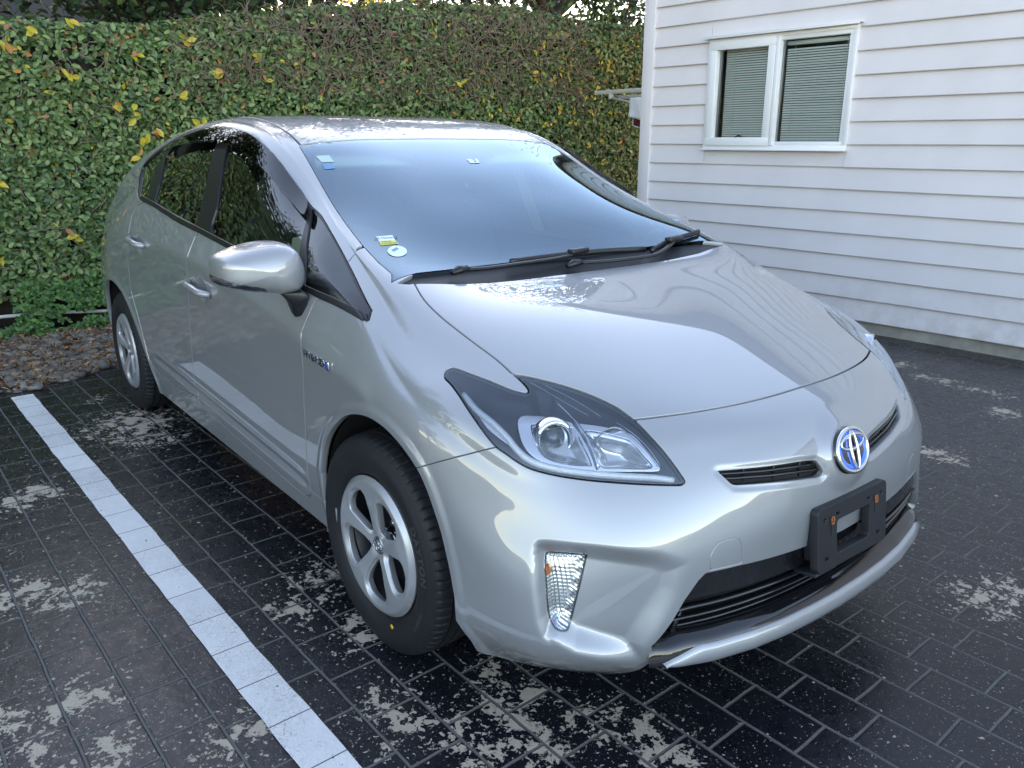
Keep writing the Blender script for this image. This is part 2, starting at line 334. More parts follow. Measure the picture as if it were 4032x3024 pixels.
TR={
'hood_side':[[-0.073,-0.641,1.009],[-0.062,-0.645,1.006],[0.011,-0.664,0.98],[0.094,-0.668,0.95],[0.164,-0.664,0.927],[0.231,-0.658,0.905],[0.305,-0.649,0.879],[0.363,-0.647,0.857]],
'hood_lamp':[[0.366,-0.647,0.856],[0.396,-0.617,0.851],[0.447,-0.576,0.839],[0.502,-0.54,0.824],[0.564,-0.511,0.804],[0.6,-0.503,0.789],[0.619,-0.499,0.781]],
'hood_front':[[0.619,-0.499,0.781],[0.645,-0.442,0.783],[0.67,-0.37,0.785],[0.703,-0.211,0.783],[0.713,-0.079,0.783],[0.716,0.02,0.782]],
'hood_rear':[[-0.073,-0.641,1.009],[-0.073,-0.475,0.996],[-0.088,-0.312,0.986],[-0.099,-0.147,0.98],[-0.104,0.009,0.977]],
'lamp':[[0.267,-0.772,0.846],[0.253,-0.76,0.856],[0.254,-0.75,0.862],[0.263,-0.741,0.864],[0.3,-0.727,0.858],[0.351,-0.704,0.847],[0.399,-0.681,0.834],[0.427,-0.662,0.828],[0.432,-0.652,0.828],[0.429,-0.648,0.83],[0.41,-0.645,0.839],[0.385,-0.645,0.849],[0.37,-0.647,0.855],[0.398,-0.619,0.85],[0.449,-0.578,0.838],[0.504,-0.542,0.823],[0.565,-0.513,0.803],[0.601,-0.504,0.788],[0.621,-0.5,0.78],[0.637,-0.497,0.772],[0.693,-0.488,0.733],[0.727,-0.479,0.7],[0.747,-0.473,0.677],[0.753,-0.473,0.67],[0.753,-0.481,0.665],[0.745,-0.497,0.665],[0.707,-0.563,0.672],[0.656,-0.637,0.681],[0.619,-0.683,0.688],[0.589,-0.716,0.695],[0.555,-0.745,0.704],[0.527,-0.761,0.716],[0.503,-0.772,0.729],[0.479,-0.781,0.74],[0.442,-0.787,0.765],[0.383,-0.786,0.8],[0.336,-0.78,0.823],[0.294,-0.774,0.838]],
'fend_bump':[[0.288,-0.866,0.65],[0.392,-0.832,0.7],[0.478,-0.782,0.739]],
'apillar_seam':[[-0.316,-0.657,1.09],[-0.299,-0.69,1.08],[-0.294,-0.711,1.064],[-0.283,-0.732,1.049]],
'door_front':[[-0.299,-0.822,0.956],[-0.313,-0.832,0.933],[-0.326,-0.849,0.891],[-0.337,-0.863,0.854],[-0.335,-0.865,0.841],[-0.343,-0.863,0.755],[-0.368,-0.858,0.65],[-0.392,-0.853,0.489],[-0.409,-0.847,0.375],[-0.416,-0.841,0.333],[-0.422,-0.839,0.317]],
'door_bot':[[-0.439,-0.836,0.302],[-0.475,-0.834,0.292],[-0.54,-0.834,0.29],[-0.742,-0.834,0.296],[-1.047,-0.835,0.305],[-1.4,-0.837,0.324],[-1.521,-0.839,0.334],[-1.835,-0.839,0.325],[-2.088,-0.84,0.319],[-2.173,-0.844,0.34],[-2.221,-0.849,0.374]],
'door_mid':[[-1.283,-0.827,1.056],[-1.317,-0.836,1.039],[-1.325,-0.852,1.004],[-1.328,-0.871,0.963],[-1.337,-0.873,0.95],[-1.365,-0.87,0.88],[-1.422,-0.862,0.745],[-1.501,-0.851,0.497],[-1.502,-0.842,0.361]],
'door_rear':[[-2.107,-0.812,1.116],[-2.197,-0.82,1.097],[-2.231,-0.838,1.052],[-2.213,-0.866,0.976],[-2.256,-0.869,0.891],[-2.292,-0.869,0.827],[-2.32,-0.867,0.694],[-2.258,-0.862,0.547],[-2.221,-0.849,0.374]],
'dlo':[[-0.068,-0.779,0.951],[-0.054,-0.79,0.937],[-0.054,-0.8,0.93],[-0.113,-0.811,0.939],[-0.212,-0.815,0.95],[-0.297,-0.821,0.957],[-0.385,-0.826,0.968],[-0.653,-0.827,0.997],[-0.98,-0.828,1.025],[-1.282,-0.829,1.052],[-1.552,-0.828,1.071],[-1.914,-0.816,1.107],[-2.112,-0.811,1.119],[-2.211,-0.804,1.127],[-2.266,-0.794,1.142],[-2.341,-0.77,1.171],[-2.414,-0.745,1.2],[-2.442,-0.714,1.262],[-2.323,-0.69,1.319],[-2.112,-0.663,1.376],[-1.902,-0.637,1.419],[-1.669,-0.635,1.432],[-1.457,-0.639,1.431],[-1.274,-0.641,1.416],[-1.11,-0.646,1.385],[-0.958,-0.652,1.335],[-0.822,-0.658,1.272],[-0.683,-0.668,1.205],[-0.619,-0.675,1.179],[-0.555,-0.678,1.16],[-0.42,-0.704,1.107],[-0.287,-0.73,1.051],[-0.195,-0.751,1.011],[-0.08,-0.774,0.958]],
'belt_low':[[-0.054,-0.8,0.93],[-0.113,-0.811,0.939],[-0.212,-0.815,0.95],[-0.297,-0.821,0.957],[-0.385,-0.826,0.968],[-0.653,-0.827,0.997],[-0.98,-0.828,1.025],[-1.282,-0.829,1.052],[-1.552,-0.828,1.071],[-1.914,-0.816,1.107],[-2.112,-0.811,1.119]],
'belt_up':[[-0.07,-0.79,0.943],[-0.127,-0.803,0.956],[-0.223,-0.809,0.967],[-0.307,-0.816,0.973],[-0.393,-0.821,0.981],[-0.662,-0.818,1.017],[-0.943,-0.821,1.037],[-1.289,-0.822,1.069],[-1.573,-0.819,1.091],[-1.938,-0.808,1.125],[-2.183,-0.797,1.143]],
'ws_edge':[[-0.941,-0.565,1.361],[-0.702,-0.604,1.244],[-0.503,-0.636,1.154],[-0.32,-0.665,1.09],[-0.203,-0.677,1.053],[-0.134,-0.676,1.031]],
'ws_top':[[-0.941,-0.565,1.361],[-0.94,-0.497,1.366],[-0.932,-0.263,1.373],[-0.935,-0.074,1.375]],
'ditch':[[-1.563,-0.543,1.469],[-1.455,-0.532,1.468],[-1.206,-0.544,1.438],[-1.028,-0.561,1.393],[-0.941,-0.562,1.361]],
'quarter':[[-2.426,-0.723,1.243],[-2.376,-0.706,1.285],[-2.183,-0.682,1.343],[-2.143,-0.687,1.339],[-2.105,-0.704,1.311],[-2.142,-0.726,1.269],[-2.122,-0.77,1.193],[-2.079,-0.799,1.142],[-2.208,-0.8,1.136],[-2.281,-0.78,1.162]],
'rearglass':[[-2.047,-0.699,1.323],[-1.95,-0.674,1.37],[-1.724,-0.659,1.403],[-1.504,-0.658,1.409],[-1.438,-0.688,1.361],[-1.425,-0.709,1.321],[-1.371,-0.765,1.202],[-1.336,-0.822,1.073],[-1.582,-0.818,1.094],[-1.916,-0.809,1.123],[-1.975,-0.77,1.199],[-2.03,-0.726,1.278]],
'frontglass':[[-1.363,-0.656,1.406],[-1.201,-0.651,1.395],[-1.033,-0.653,1.358],[-0.892,-0.655,1.305],[-0.755,-0.662,1.239],[-0.653,-0.673,1.191],[-0.587,-0.711,1.144],[-0.406,-0.822,0.98],[-0.656,-0.825,1.002],[-0.95,-0.821,1.037],[-1.178,-0.821,1.061],[-1.203,-0.786,1.143],[-1.315,-0.688,1.352]],
'minitri':[[-0.611,-0.684,1.17],[-0.604,-0.677,1.173],[-0.467,-0.698,1.124],[-0.312,-0.73,1.059],[-0.198,-0.756,1.008],[-0.115,-0.77,0.973],[-0.075,-0.779,0.953],[-0.069,-0.79,0.943],[-0.127,-0.803,0.956],[-0.223,-0.809,0.967],[-0.307,-0.816,0.973],[-0.393,-0.821,0.981],[-0.435,-0.792,1.04]],
'visor_f':[[-1.416,-0.646,1.421],[-1.29,-0.641,1.418],[-1.137,-0.639,1.397],[-1.004,-0.645,1.358],[-0.874,-0.649,1.304],[-0.76,-0.654,1.248],[-0.642,-0.668,1.191],[-0.58,-0.71,1.144],[-0.631,-0.709,1.158],[-0.746,-0.702,1.202],[-0.869,-0.694,1.256],[-1.032,-0.687,1.312],[-1.198,-0.682,1.35],[-1.324,-0.685,1.359],[-1.359,-0.685,1.36]],
'visor_r':[[-1.442,-0.645,1.424],[-1.593,-0.643,1.427],[-1.829,-0.654,1.404],[-1.969,-0.667,1.379],[-2.064,-0.685,1.347],[-2.032,-0.703,1.318],[-1.897,-0.692,1.343],[-1.646,-0.688,1.361],[-1.451,-0.685,1.365],[-1.398,-0.685,1.364]],
'farch':[[-0.292,-0.846,0.354],[-0.291,-0.853,0.438],[-0.27,-0.856,0.492],[-0.24,-0.858,0.545],[-0.197,-0.86,0.594],[-0.139,-0.863,0.641],[-0.085,-0.865,0.675],[-0.031,-0.867,0.697],[0.026,-0.869,0.711],[0.076,-0.87,0.717],[0.123,-0.87,0.715],[0.168,-0.87,0.708],[0.233,-0.869,0.685],[0.288,-0.866,0.651],[0.323,-0.863,0.614],[0.353,-0.861,0.566],[0.378,-0.859,0.517],[0.395,-0.857,0.465],[0.41,-0.855,0.411],[0.419,-0.853,0.355],[0.411,-0.846,0.299],[0.398,-0.834,0.249]],
'rarch':[[-2.986,-0.827,0.332],[-3.225,-0.808,0.401],[-3.111,-0.829,0.485],[-2.99,-0.846,0.567],[-2.784,-0.867,0.662],[-2.679,-0.87,0.696],[-2.555,-0.871,0.693],[-2.487,-0.87,0.664],[-2.432,-0.868,0.631],[-2.389,-0.866,0.574],[-2.335,-0.862,0.5],[-2.327,-0.854,0.395],[-2.312,-0.846,0.333],[-2.332,-0.834,0.262],[-2.324,-0.825,0.211]],
'grille_top':[[0.819,-0.464,0.474],[0.824,-0.443,0.476],[0.842,-0.357,0.474],[0.858,-0.24,0.467],[0.866,-0.123,0.455]],
'grille_side':[[0.819,-0.464,0.474],[0.815,-0.482,0.46],[0.806,-0.514,0.42],[0.799,-0.543,0.373],[0.785,-0.577,0.326],[0.78,-0.585,0.317],[0.762,-0.568,0.257]],
'slot':[[0.779,-0.392,0.68],[0.781,-0.381,0.681],[0.816,-0.281,0.675],[0.839,-0.173,0.668],[0.847,-0.121,0.661],[0.851,-0.11,0.653],[0.856,-0.099,0.636],[0.859,-0.097,0.623],[0.859,-0.112,0.617],[0.855,-0.152,0.622],[0.835,-0.269,0.637],[0.815,-0.342,0.645],[0.806,-0.367,0.649],[0.796,-0.378,0.66]],
'tow':[[0.822,-0.452,0.478],[0.82,-0.454,0.509],[0.821,-0.444,0.528],[0.823,-0.43,0.538],[0.828,-0.411,0.541],[0.834,-0.386,0.539],[0.837,-0.376,0.533],[0.839,-0.37,0.516],[0.841,-0.366,0.474]],
'fog':[[0.626,-0.766,0.53],[0.628,-0.761,0.536],[0.635,-0.755,0.539],[0.656,-0.738,0.54],[0.681,-0.713,0.54],[0.692,-0.702,0.539],[0.694,-0.705,0.53],[0.697,-0.725,0.469],[0.694,-0.739,0.412],[0.691,-0.746,0.379],[0.689,-0.75,0.368],[0.679,-0.759,0.367],[0.668,-0.769,0.373],[0.66,-0.775,0.386],[0.655,-0.777,0.399],[0.648,-0.778,0.431],[0.642,-0.776,0.468],[0.633,-0.772,0.503]],
'recess':[[0.605,-0.786,0.515],[0.601,-0.782,0.532],[0.6,-0.775,0.551],[0.605,-0.766,0.564],[0.619,-0.754,0.568],[0.661,-0.719,0.568],[0.698,-0.681,0.566],[0.732,-0.638,0.56],[0.774,-0.566,0.548],[0.809,-0.489,0.513],[0.805,-0.518,0.434],[0.794,-0.558,0.368],[0.778,-0.584,0.307],[0.756,-0.57,0.251],[0.755,-0.573,0.252],[0.72,-0.69,0.294],[0.693,-0.737,0.314],[0.669,-0.767,0.342],[0.657,-0.775,0.33],[0.643,-0.787,0.349],[0.632,-0.793,0.388],[0.621,-0.794,0.444]],
'recess_in':[[0.622,-0.768,0.532],[0.624,-0.762,0.543],[0.639,-0.747,0.548],[0.679,-0.711,0.548],[0.737,-0.642,0.542]],
'badge':[[-0.311,-0.866,0.804],[-0.153,-0.866,0.797],[-0.159,-0.866,0.783],[-0.311,-0.865,0.786]],
'handle_f':[[-1.34,-0.869,0.868],[-1.099,-0.869,0.855],[-1.11,-0.868,0.834],[-1.274,-0.867,0.837]],
'cup_f':[[-1.21,-0.872,0.908],[-1.206,-0.867,0.829],[-1.167,-0.865,0.799]],
'handle_r':[[-2.155,-0.869,0.962],[-1.936,-0.871,0.947]],
'cup_r':[[-2.039,-0.863,0.993],[-2.004,-0.87,0.937],[-2.031,-0.869,0.892]],
'mirror_foot':[[-0.406,-0.827,0.968],[-0.35,-0.826,0.958],[-0.368,-0.852,0.895]],
'emblem':[[0.852,-0.001,0.661]],
'crease8':[[-2.294,-0.869,0.834],[-2.175,-0.831,1.072],[-1.335,-0.873,0.949]],
'jack':[[-0.294,-0.846,0.352],[-0.205,-0.852,0.389],[-0.223,-0.842,0.31]],
'lampproj':[[0.553,-0.679,0.757]],
'lamphigh':[[0.629,-0.577,0.746]],
'lampx':[[0.465,-0.705,0.799],[0.535,-0.611,0.791],[0.549,-0.607,0.785],[0.642,-0.519,0.761],[0.642,-0.629,0.704],[0.641,-0.624,0.709],[0.51,-0.755,0.743],[0.338,-0.769,0.828]],
'lampchrome':[[0.477,-0.717,0.788],[0.468,-0.703,0.798],[0.471,-0.69,0.8],[0.495,-0.658,0.798],[0.54,-0.616,0.787],[0.585,-0.566,0.779],[0.617,-0.536,0.77],[0.642,-0.519,0.761],[0.68,-0.513,0.733],[0.712,-0.506,0.702],[0.712,-0.515,0.697],[0.692,-0.549,0.699],[0.644,-0.627,0.703],[0.608,-0.674,0.709],[0.579,-0.708,0.716],[0.558,-0.725,0.725],[0.535,-0.734,0.739],[0.51,-0.733,0.76]],
'lampbowl':[[0.498,-0.698,0.784],[0.498,-0.684,0.788],[0.519,-0.658,0.786],[0.544,-0.627,0.782],[0.558,-0.619,0.777],[0.592,-0.625,0.753],[0.631,-0.631,0.715],[0.628,-0.641,0.711],[0.602,-0.677,0.714],[0.577,-0.703,0.722],[0.556,-0.715,0.734],[0.529,-0.713,0.758]],
'lampbowl2':[[0.573,-0.604,0.773],[0.594,-0.574,0.771],[0.626,-0.545,0.762],[0.645,-0.53,0.754],[0.678,-0.524,0.729],[0.706,-0.519,0.701],[0.668,-0.584,0.704],[0.644,-0.619,0.708],[0.615,-0.613,0.741]],
'guide':[[0.338,-0.769,0.828],[0.391,-0.773,0.806],[0.442,-0.764,0.786],[0.483,-0.757,0.764],[0.512,-0.753,0.743],[0.542,-0.743,0.724],[0.572,-0.721,0.712],[0.612,-0.678,0.702],[0.666,-0.607,0.692],[0.715,-0.53,0.683],[0.74,-0.492,0.675]],
'blade':[[0.48,-0.613,0.817],[0.523,-0.609,0.797],[0.567,-0.611,0.774],[0.612,-0.618,0.741],[0.643,-0.626,0.705]],
'wsin':[[-0.781,-0.027,1.317],[-0.787,-0.157,1.319],[-0.828,-0.184,1.335],[-0.856,-0.202,1.345],[-0.895,-0.247,1.36],[-0.901,-0.344,1.36],[-0.909,-0.468,1.356],[-0.891,-0.52,1.344],[-0.855,-0.553,1.325],[-0.804,-0.568,1.299],[-0.548,-0.612,1.175],[-0.361,-0.643,1.105],[-0.264,-0.65,1.074],[-0.188,-0.633,1.048],[-0.169,-0.592,1.039],[-0.166,-0.511,1.031],[-0.178,-0.247,1.016],[-0.191,-0.069,1.015]],
'wip1':[[-0.103,-0.492,1.006],[-0.123,-0.439,1.008],[-0.131,-0.358,1.003],[-0.151,-0.221,1.002],[-0.166,-0.078,1.002],[-0.173,-0.003,1.005],[-0.186,0.051,1.012]],
'blade1':[[-0.168,-0.245,1.011],[-0.179,-0.134,1.011],[-0.185,0.007,1.011],[-0.172,0.178,1.01],[-0.143,0.328,1.006]],
'wip2':[[-0.116,-0.047,0.981],[-0.128,0.013,0.986],[-0.113,0.121,0.983],[-0.102,0.223,0.984],[-0.093,0.324,0.988],[-0.121,0.419,1.005],[-0.151,0.485,1.022]],
'blade2':[[-0.127,0.343,1.0],[-0.151,0.435,1.018],[-0.159,0.528,1.03],[-0.17,0.642,1.042]],
'stk1':[[-0.352,-0.601,1.106],[-0.347,-0.549,1.107],[-0.32,-0.556,1.096],[-0.326,-0.607,1.096]],
'stk2':[[-0.326,-0.607,1.096],[-0.32,-0.556,1.096],[-0.297,-0.559,1.087],[-0.298,-0.615,1.086]],
'stk3':[[-0.262,-0.614,1.074],[-0.286,-0.569,1.083],[-0.252,-0.557,1.069],[-0.227,-0.604,1.061]],
'stk4':[[-0.765,0.013,1.311],[-0.767,0.062,1.312],[-0.732,0.051,1.298],[-0.73,0.008,1.297]],
'stk5':[[-0.859,-0.544,1.328],[-0.853,-0.497,1.33],[-0.807,-0.501,1.309],[-0.815,-0.543,1.308]],
'stk6':[[-0.808,-0.547,1.304],[-0.804,-0.513,1.306],[-0.767,-0.517,1.289],[-0.773,-0.553,1.286]],
'doorcrease':[[-1.9,-0.844,0.363],[-1.517,-0.839,0.332],[-1.038,-0.837,0.318],[-0.592,-0.837,0.316],[-0.428,-0.84,0.323]],
'lampside':[[0.347,-0.772,0.824],[0.386,-0.769,0.811],[0.445,-0.759,0.787],[0.475,-0.751,0.773],[0.509,-0.751,0.748],[0.508,-0.757,0.743],[0.485,-0.766,0.754],[0.449,-0.776,0.771],[0.403,-0.781,0.795]],
'strake1':[[0.395,-0.629,0.849],[0.441,-0.613,0.833],[0.495,-0.597,0.814],[0.555,-0.575,0.792]],
'strake2':[[0.416,-0.609,0.845],[0.461,-0.589,0.83],[0.512,-0.57,0.813],[0.571,-0.554,0.79]],
'strake3':[[0.591,-0.537,0.784],[0.639,-0.52,0.762],[0.678,-0.511,0.736],[0.71,-0.505,0.704]],
}

# ================= the car =================
BV,BF=base_mesh(5)
def full_normals(V,F):
    # mirror-aware normals on the centre plane
    N=vnormals(V,F); c=np.abs(V[:,1])<1e-6; N[c,1]=0; N/=np.linalg.norm(N,axis=1)[:,None]+1e-20; return N
BN=full_normals(BV,BF)
base=(BV,BN,BF)
RARCH=[(-2.196,.10),(-2.196,.243),(-2.217,.293),(-2.235,.34),(-2.262,.42),(-2.305,.50),(-2.36,.565),(-2.43,.63),(-2.51,.67),(-2.60,.693),(-2.70,.698),(-2.80,.688),(-2.89,.655),(-2.97,.60),(-3.02,.53),(-3.055,.45),(-3.07,.36),(-3.075,.26),(-3.08,.10)]
_fa=ch(TR['farch'],'side'); FARCH=[(-.300,.10),(-.298,.30)]+[tuple(p) for p in _fa[1:-1]]+[(.436,.25),(.437,.10)]
FARCH=np.vstack([FARCH[:2],smoothpoly(np.c_[np.array(FARCH[2:-2]),np.zeros(len(FARCH)-4)],3)[:,:2],FARCH[-2:]])
RARCH=np.vstack([RARCH[:1],smoothpoly(np.c_[np.array(RARCH[1:-1]),np.zeros(len(RARCH)-2)],3)[:,:2],RARCH[-1:]])
side_only=lambda V:V[:,1]<-.5
front_only=lambda V:V[:,0]>.3
def displace(V,N):
    P=V.copy(); m=(V,N,None)
    for A in (FARCH,RARCH):
        d=field(m,[tuple(p) for p in A],'side',side_only); P+=N*(.0045*(1-sstep((d-.012)/.022))*(d<.05))[:,None]
    # bumper scoop round the indicator lens
        d=field(m,TR['recess'],'diag',front_only); k=sstep(-d/.055)*sstep((-.47-V[:,1])/.25); P-=V3(1,-.55,0)/1.14*(.021*k)[:,None]
    d=field(m,TR['slot'],'front',front_only); P-=N*(.004*(1-sstep((d-.001)/.013))*(d<.05))[:,None]
    # emblem boss
    r=np.hypot(V[:,1]/.085,(V[:,2]-.655)/.075); P+=V3(1,0,.25)*(.010*(1-sstep((r-.75)/.6))*(V[:,0]>.5))[:,None]
    # handle cups
    for cx,cz in ((-1.205,.858),(-2.03,.942)):
        r=np.hypot((V[:,0]-cx)/.058,(V[:,2]-cz)/.050); P+=V3(0,1,0)*(.015*(1-sstep((r-.35)/.65))*(V[:,1]<-.5))[:,None]
    # lower door crease
    cz=np.interp(V[:,0],[-2.05,-.40],[.415,.36]); dz=V[:,2]-cz; f=sstep((V[:,0]+2.15)/.2)*sstep((-.38-V[:,0])/.12)
    P+=V3(0,1,0)*(f*(.007*np.exp(-((dz+.012)/.016)**2)-.003*np.exp(-((dz-.015)/.015)**2))*(V[:,1]<-.5))[:,None]
    P[np.abs(V[:,1])<1e-6,1]=0
    return P
BV2=displace(BV,BN); BN2=full_normals(BV2,BF); body=(BV2,BN2,BF)
car=empty('parked_car',(0,0,0),'silver five-door hatchback parked on the black pavers','car')
def sub(name,parent=car):
    o=bpy.data.objects.new(name,None); COL.objects.link(o); o.parent=parent; o.empty_display_size=.1; return o
up=lambda a:[(p[0],p[1]) for p in ch(a,'top')]
T2=lambda n:[tuple(p) for p in ch(TR[n],'top')]
S2=lambda n:[tuple(p) for p in ch(TR[n],'side')]
rest=body
# windshield
wse=T2('ws_edge'); ws_poly=[(-.958,.12),(-.958,0),(-.955,-.30),(-.950,-.48)]+wse+[(-.095,-.70),(-.13,-.60),(-.165,-.40),(-.185,-.2),(-.19,0),(-.19,.12)]
glass_ok=lambda V:(V[:,2]>.9)&(V[:,1]>-.72)
ws,rest=cut(rest,ws_poly,'top',.0015,glass_ok)
hs=smoothpoly(TR['hood_side'],3); hl=smoothpoly(TR['hood_lamp'],3); hf=smoothpoly(TR['hood_front'][:-1],2)
hood_rear=[(-.1,.12),(-.1,0),(-.094,-.129),(-.080,-.258),(-.066,-.387),(-.060,-.516)]
hood_poly=hood_rear+[tuple(p) for p in ch(hs,'top')]+[tuple(p) for p in ch(hl,'top')][1:]+[tuple(p) for p in smoothpoly([(.6187,-.4992,0),(.6449,-.4416,0),(.6705,-.3705,0),(.690,-.285,0),(.703,-.19,0),(.7095,-.095,0),(.711,0,0)],5)[1:,:2]]+[(.711,.12)]
hood_ok=lambda V:(V[:,2]>.7)
hood,rest=cut(rest,hood_poly,'top',.0038,hood_ok)
cowl_poly=[(-.11,.12),(-.1,.12)]+hood_rear[1:]+[(-.0724,-.6413),(-.07,-.66),(-.085,-.69),(-.13,-.60),(-.165,-.40),(-.185,-.2),(-.19,0),(-.19,.12)]
cowl,rest=cut(rest,cowl_poly,'top',.001,lambda V:(V[:,2]>.9))
lp=smoothpoly(TR['lamp'],3,True,sharp=(8,9,12,13,17,18,23))
lamp,rest=cut(rest,lp,'diag',.0028,lambda V:(V[:,0]>.1)&(V[:,2]>.5))
ny_ok=lambda V:(V[:,1]<-.60)
# side glass area
def ny_cut(rest,poly,gap):
    V,N,F=rest; ok=lambda P:(P[:,1]<-.5)&(N[:,1]<-.22) if len(P)==len(N) else (P[:,1]<-.5)
    return cut(rest,poly,'side',gap,ok)
dlo_p=smoothpoly(TR['dlo'],2,True,sharp=(13,)); dlo,rest=ny_cut(rest,dlo_p,.0012)
_,rest=split(rest,field(rest,FARCH,'side',side_only)); _,rest=split(rest,field(rest,RARCH,'side',side_only))
# grille opening
gt=[tuple(p) for p in ch(TR['grille_top'],'front')]; gs=[tuple(p) for p in ch(TR['grille_side'],'front')]
gr_poly=[(.12,.449),(0,.449),(-.094,.452),(-.188,.457),(-.282,.463),(-.376,.470)]+gs+[(gs[-1][0]+.004,.16),(gs[-1][0],.05),(.12,.05)]
gr,rest=split(rest,field(rest,gr_poly,'front',front_only))
slot,rest=split(rest,field(rest,smoothpoly(TR['slot'],3,True,sharp=(0,)),'front',front_only))
fogc=smoothpoly(TR['fog'],2,True); fog,rest=cut(rest,fogc,'diag',.0006,front_only)
# doors and fenders
dfr=S2('door_front'); dbt=S2('door_bot'); dmd=S2('door_mid'); drr=S2('door_rear')
fd_poly=[(-.285,1.0)]+dfr+dbt[:7]+dmd[::-1][1:]+[(-1.27,1.12),(-.8,1.12)]
fdoor,rest=cut(rest,fd_poly,'side',.004,side_only)
rd_poly=[(-1.275,1.12)]+dmd+dbt[7:]+drr[::-1][1:]+[(-2.085,1.2),(-1.6,1.2)]
rdoor,rest=cut(rest,rd_poly,'side',.004,side_only)
aps=S2('apillar_seam'); fb=S2('fend_bump')
fe_poly=[(-.25,.335),(dfr[-1][0],.335)]+dfr[::-1]+[(-.27,.99),aps[3],aps[2],aps[1],aps[0],(-.34,1.3),(.50,1.3),(.50,.77),fb[2],fb[1],fb[0],(.24,.655),(.15,.5),(0,.45)]
fender,rest=cut(rest,fe_poly,'side',.0024,lambda V:(V[:,1]<-.45)&(V[:,0]<.56))
bumper,rest=split(rest,np.where(True,.12-rest[0][:,0],0))
# roof panel
ditch=T2('ditch'); roof_poly=[(-.962,.12),(-.962,0),(-.959,-.30),(-.953,-.50),(-.95,-.556),(-1.05,-.548),(-1.2,-.545),(-1.45,-.545),(-1.8,-.545),(-2.15,-.545),(-2.5,-.548),(-2.75,-.55),(-2.8,.12)]
roof,rest=cut(rest,roof_poly,'top',.006,lambda V:V[:,2]>1.1)
tow,bumper=cut(bumper,[tuple(p) for p in ch(TR['tow'],'front')][::1],'front',.0016,front_only)
nf=lambda m,**k:flange(m,**k)
def sym(name,m,mat,parent=car): return put(name,join(m,mir(m)),mat,parent)
P_=M['paint']
o_hood=sym('hood',nf(hood,depth=.02),P_); o_roof=sym('roof_panel',nf(roof),P_); o_bump=sym('front_bumper',nf(bumper,depth=.022),P_)
sym('body_shell',nf(rest,depth=.02),P_)
DOORS=[]
for nm_,m in (('fender',fender),): sides(nm_,nf(m,depth=.02),P_,(car,car))
fds=sides('front_door',nf(fdoor),P_,(car,car)); rds=sides('rear_door',nf(rdoor),P_,(car,car))
sides('tow_hook_cover',nf(tow,depth=.004),P_,(o_bump,o_bump))
o_ws=sym('windshield',ws,M['ws'])
# frit band
wi=T2('wsin'); wi_poly=[(wi[0][0],.12)]+wi[:-1]+[(-.235,-.2),(-.245,0),(-.245,.12)]
V_,N_,F_=ws; _,frit=split(ws,field(ws,wi_poly,'top')); sym('windshield_frit',offs(frit,-.004),M['black_satin'],o_ws)
sym('cowl_panel',offs(cowl,-.012),M['black_plastic'])
# black shell behind the gaps

def open_shell(m,shrink):
    for poly,c,mk_ in ((ws_poly,'top',glass_ok),(dlo_p,'side',None),(lp,'diag',lambda V:(V[:,0]>.1)&(V[:,2]>.5)),(FARCH,'side',side_only),(RARCH,'side',side_only),(gr_poly,'front',front_only),(TR['slot'],'front',front_only),(fogc,'diag',front_only)):
        if mk_ is None:
            N=m[1]; mk_=lambda P,N=N:(P[:,1]<-.5)&(N[:,1]<-.22)
        _,m=split(m,field(m,poly,c,mk_)-shrink)
    return m
shell=open_shell(body,-.004); sym('inner_shell',offs(shell,-.017),M['shell'])
lin,_=split(shell,np.where(True,.93-shell[0][:,2],0)); lin,_=split(lin,np.where(True,lin[0][:,0]+.18,0))
M['liner']=pm('cabin_liner',(.30,.30,.27),.85)
sym('cabin_liner',offs(lin,-.045),M['liner'])
# side glazing, built from the window opening
ny=lambda n:np.array([tuple(p) for p in ch(TR[n],'side')])
q,fr_=cut(dlo,smoothpoly(TR['quarter'],3,True),'side',.0); rg,fr_=cut(fr_,smoothpoly(TR['rearglass'],3,True,sharp=(5,7,8)),'side',0); fg,fr_=cut(fr_,smoothpoly(TR['frontglass'],3,True,sharp=(6,7,11)),'side',0); mt,fr_=cut(fr_,smoothpoly(TR['minitri'],2,True,sharp=(0,11)),'side',0)
sides('window_frame',nf(fr_,depth=.02,r=.001),M['black_satin'],(car,car))
for n_,m_,par in (('quarter_window',q,(car,car)),('rear_door_window',rg,rds),('front_door_window',fg,fds),('vent_window',mt,(car,car))):
    sides(n_,offs(m_,-.006),M['tint'],par)
bl=[tuple(p) for p in S2('belt_low')]; bu=[tuple(p) for p in S2('belt_up')]
bm_poly=bl+bu[::-1]; belt,_=split(dlo,field(dlo,bm_poly,'side')+.0); sides('belt_moulding',nf(offs(belt,.005),depth=.008,r=.002),M['black_satin'],(car,car))
for n_,par in (('visor_f',fds),('visor_r',rds)):
    vm,_=split(dlo,field(dlo,smoothpoly(TR[n_],2,True),'side')); Vv,Nn,Ff=vm
    zt=np.interp(Vv[:,0],[-2.3,-2.13,-1.84,-1.59,-1.38,-1.13,-.93,-.75,-.57,-.45],[1.308,1.357,1.404,1.428,1.426,1.404,1.354,1.288,1.208,1.169]); off=.006+.020*sstep((zt-Vv[:,2])/.05)
    vm=(Vv+Nn*off[:,None],Nn,Ff); sides('rain_visor',nf(vm,depth=.003,r=.001),M['visor'],par)

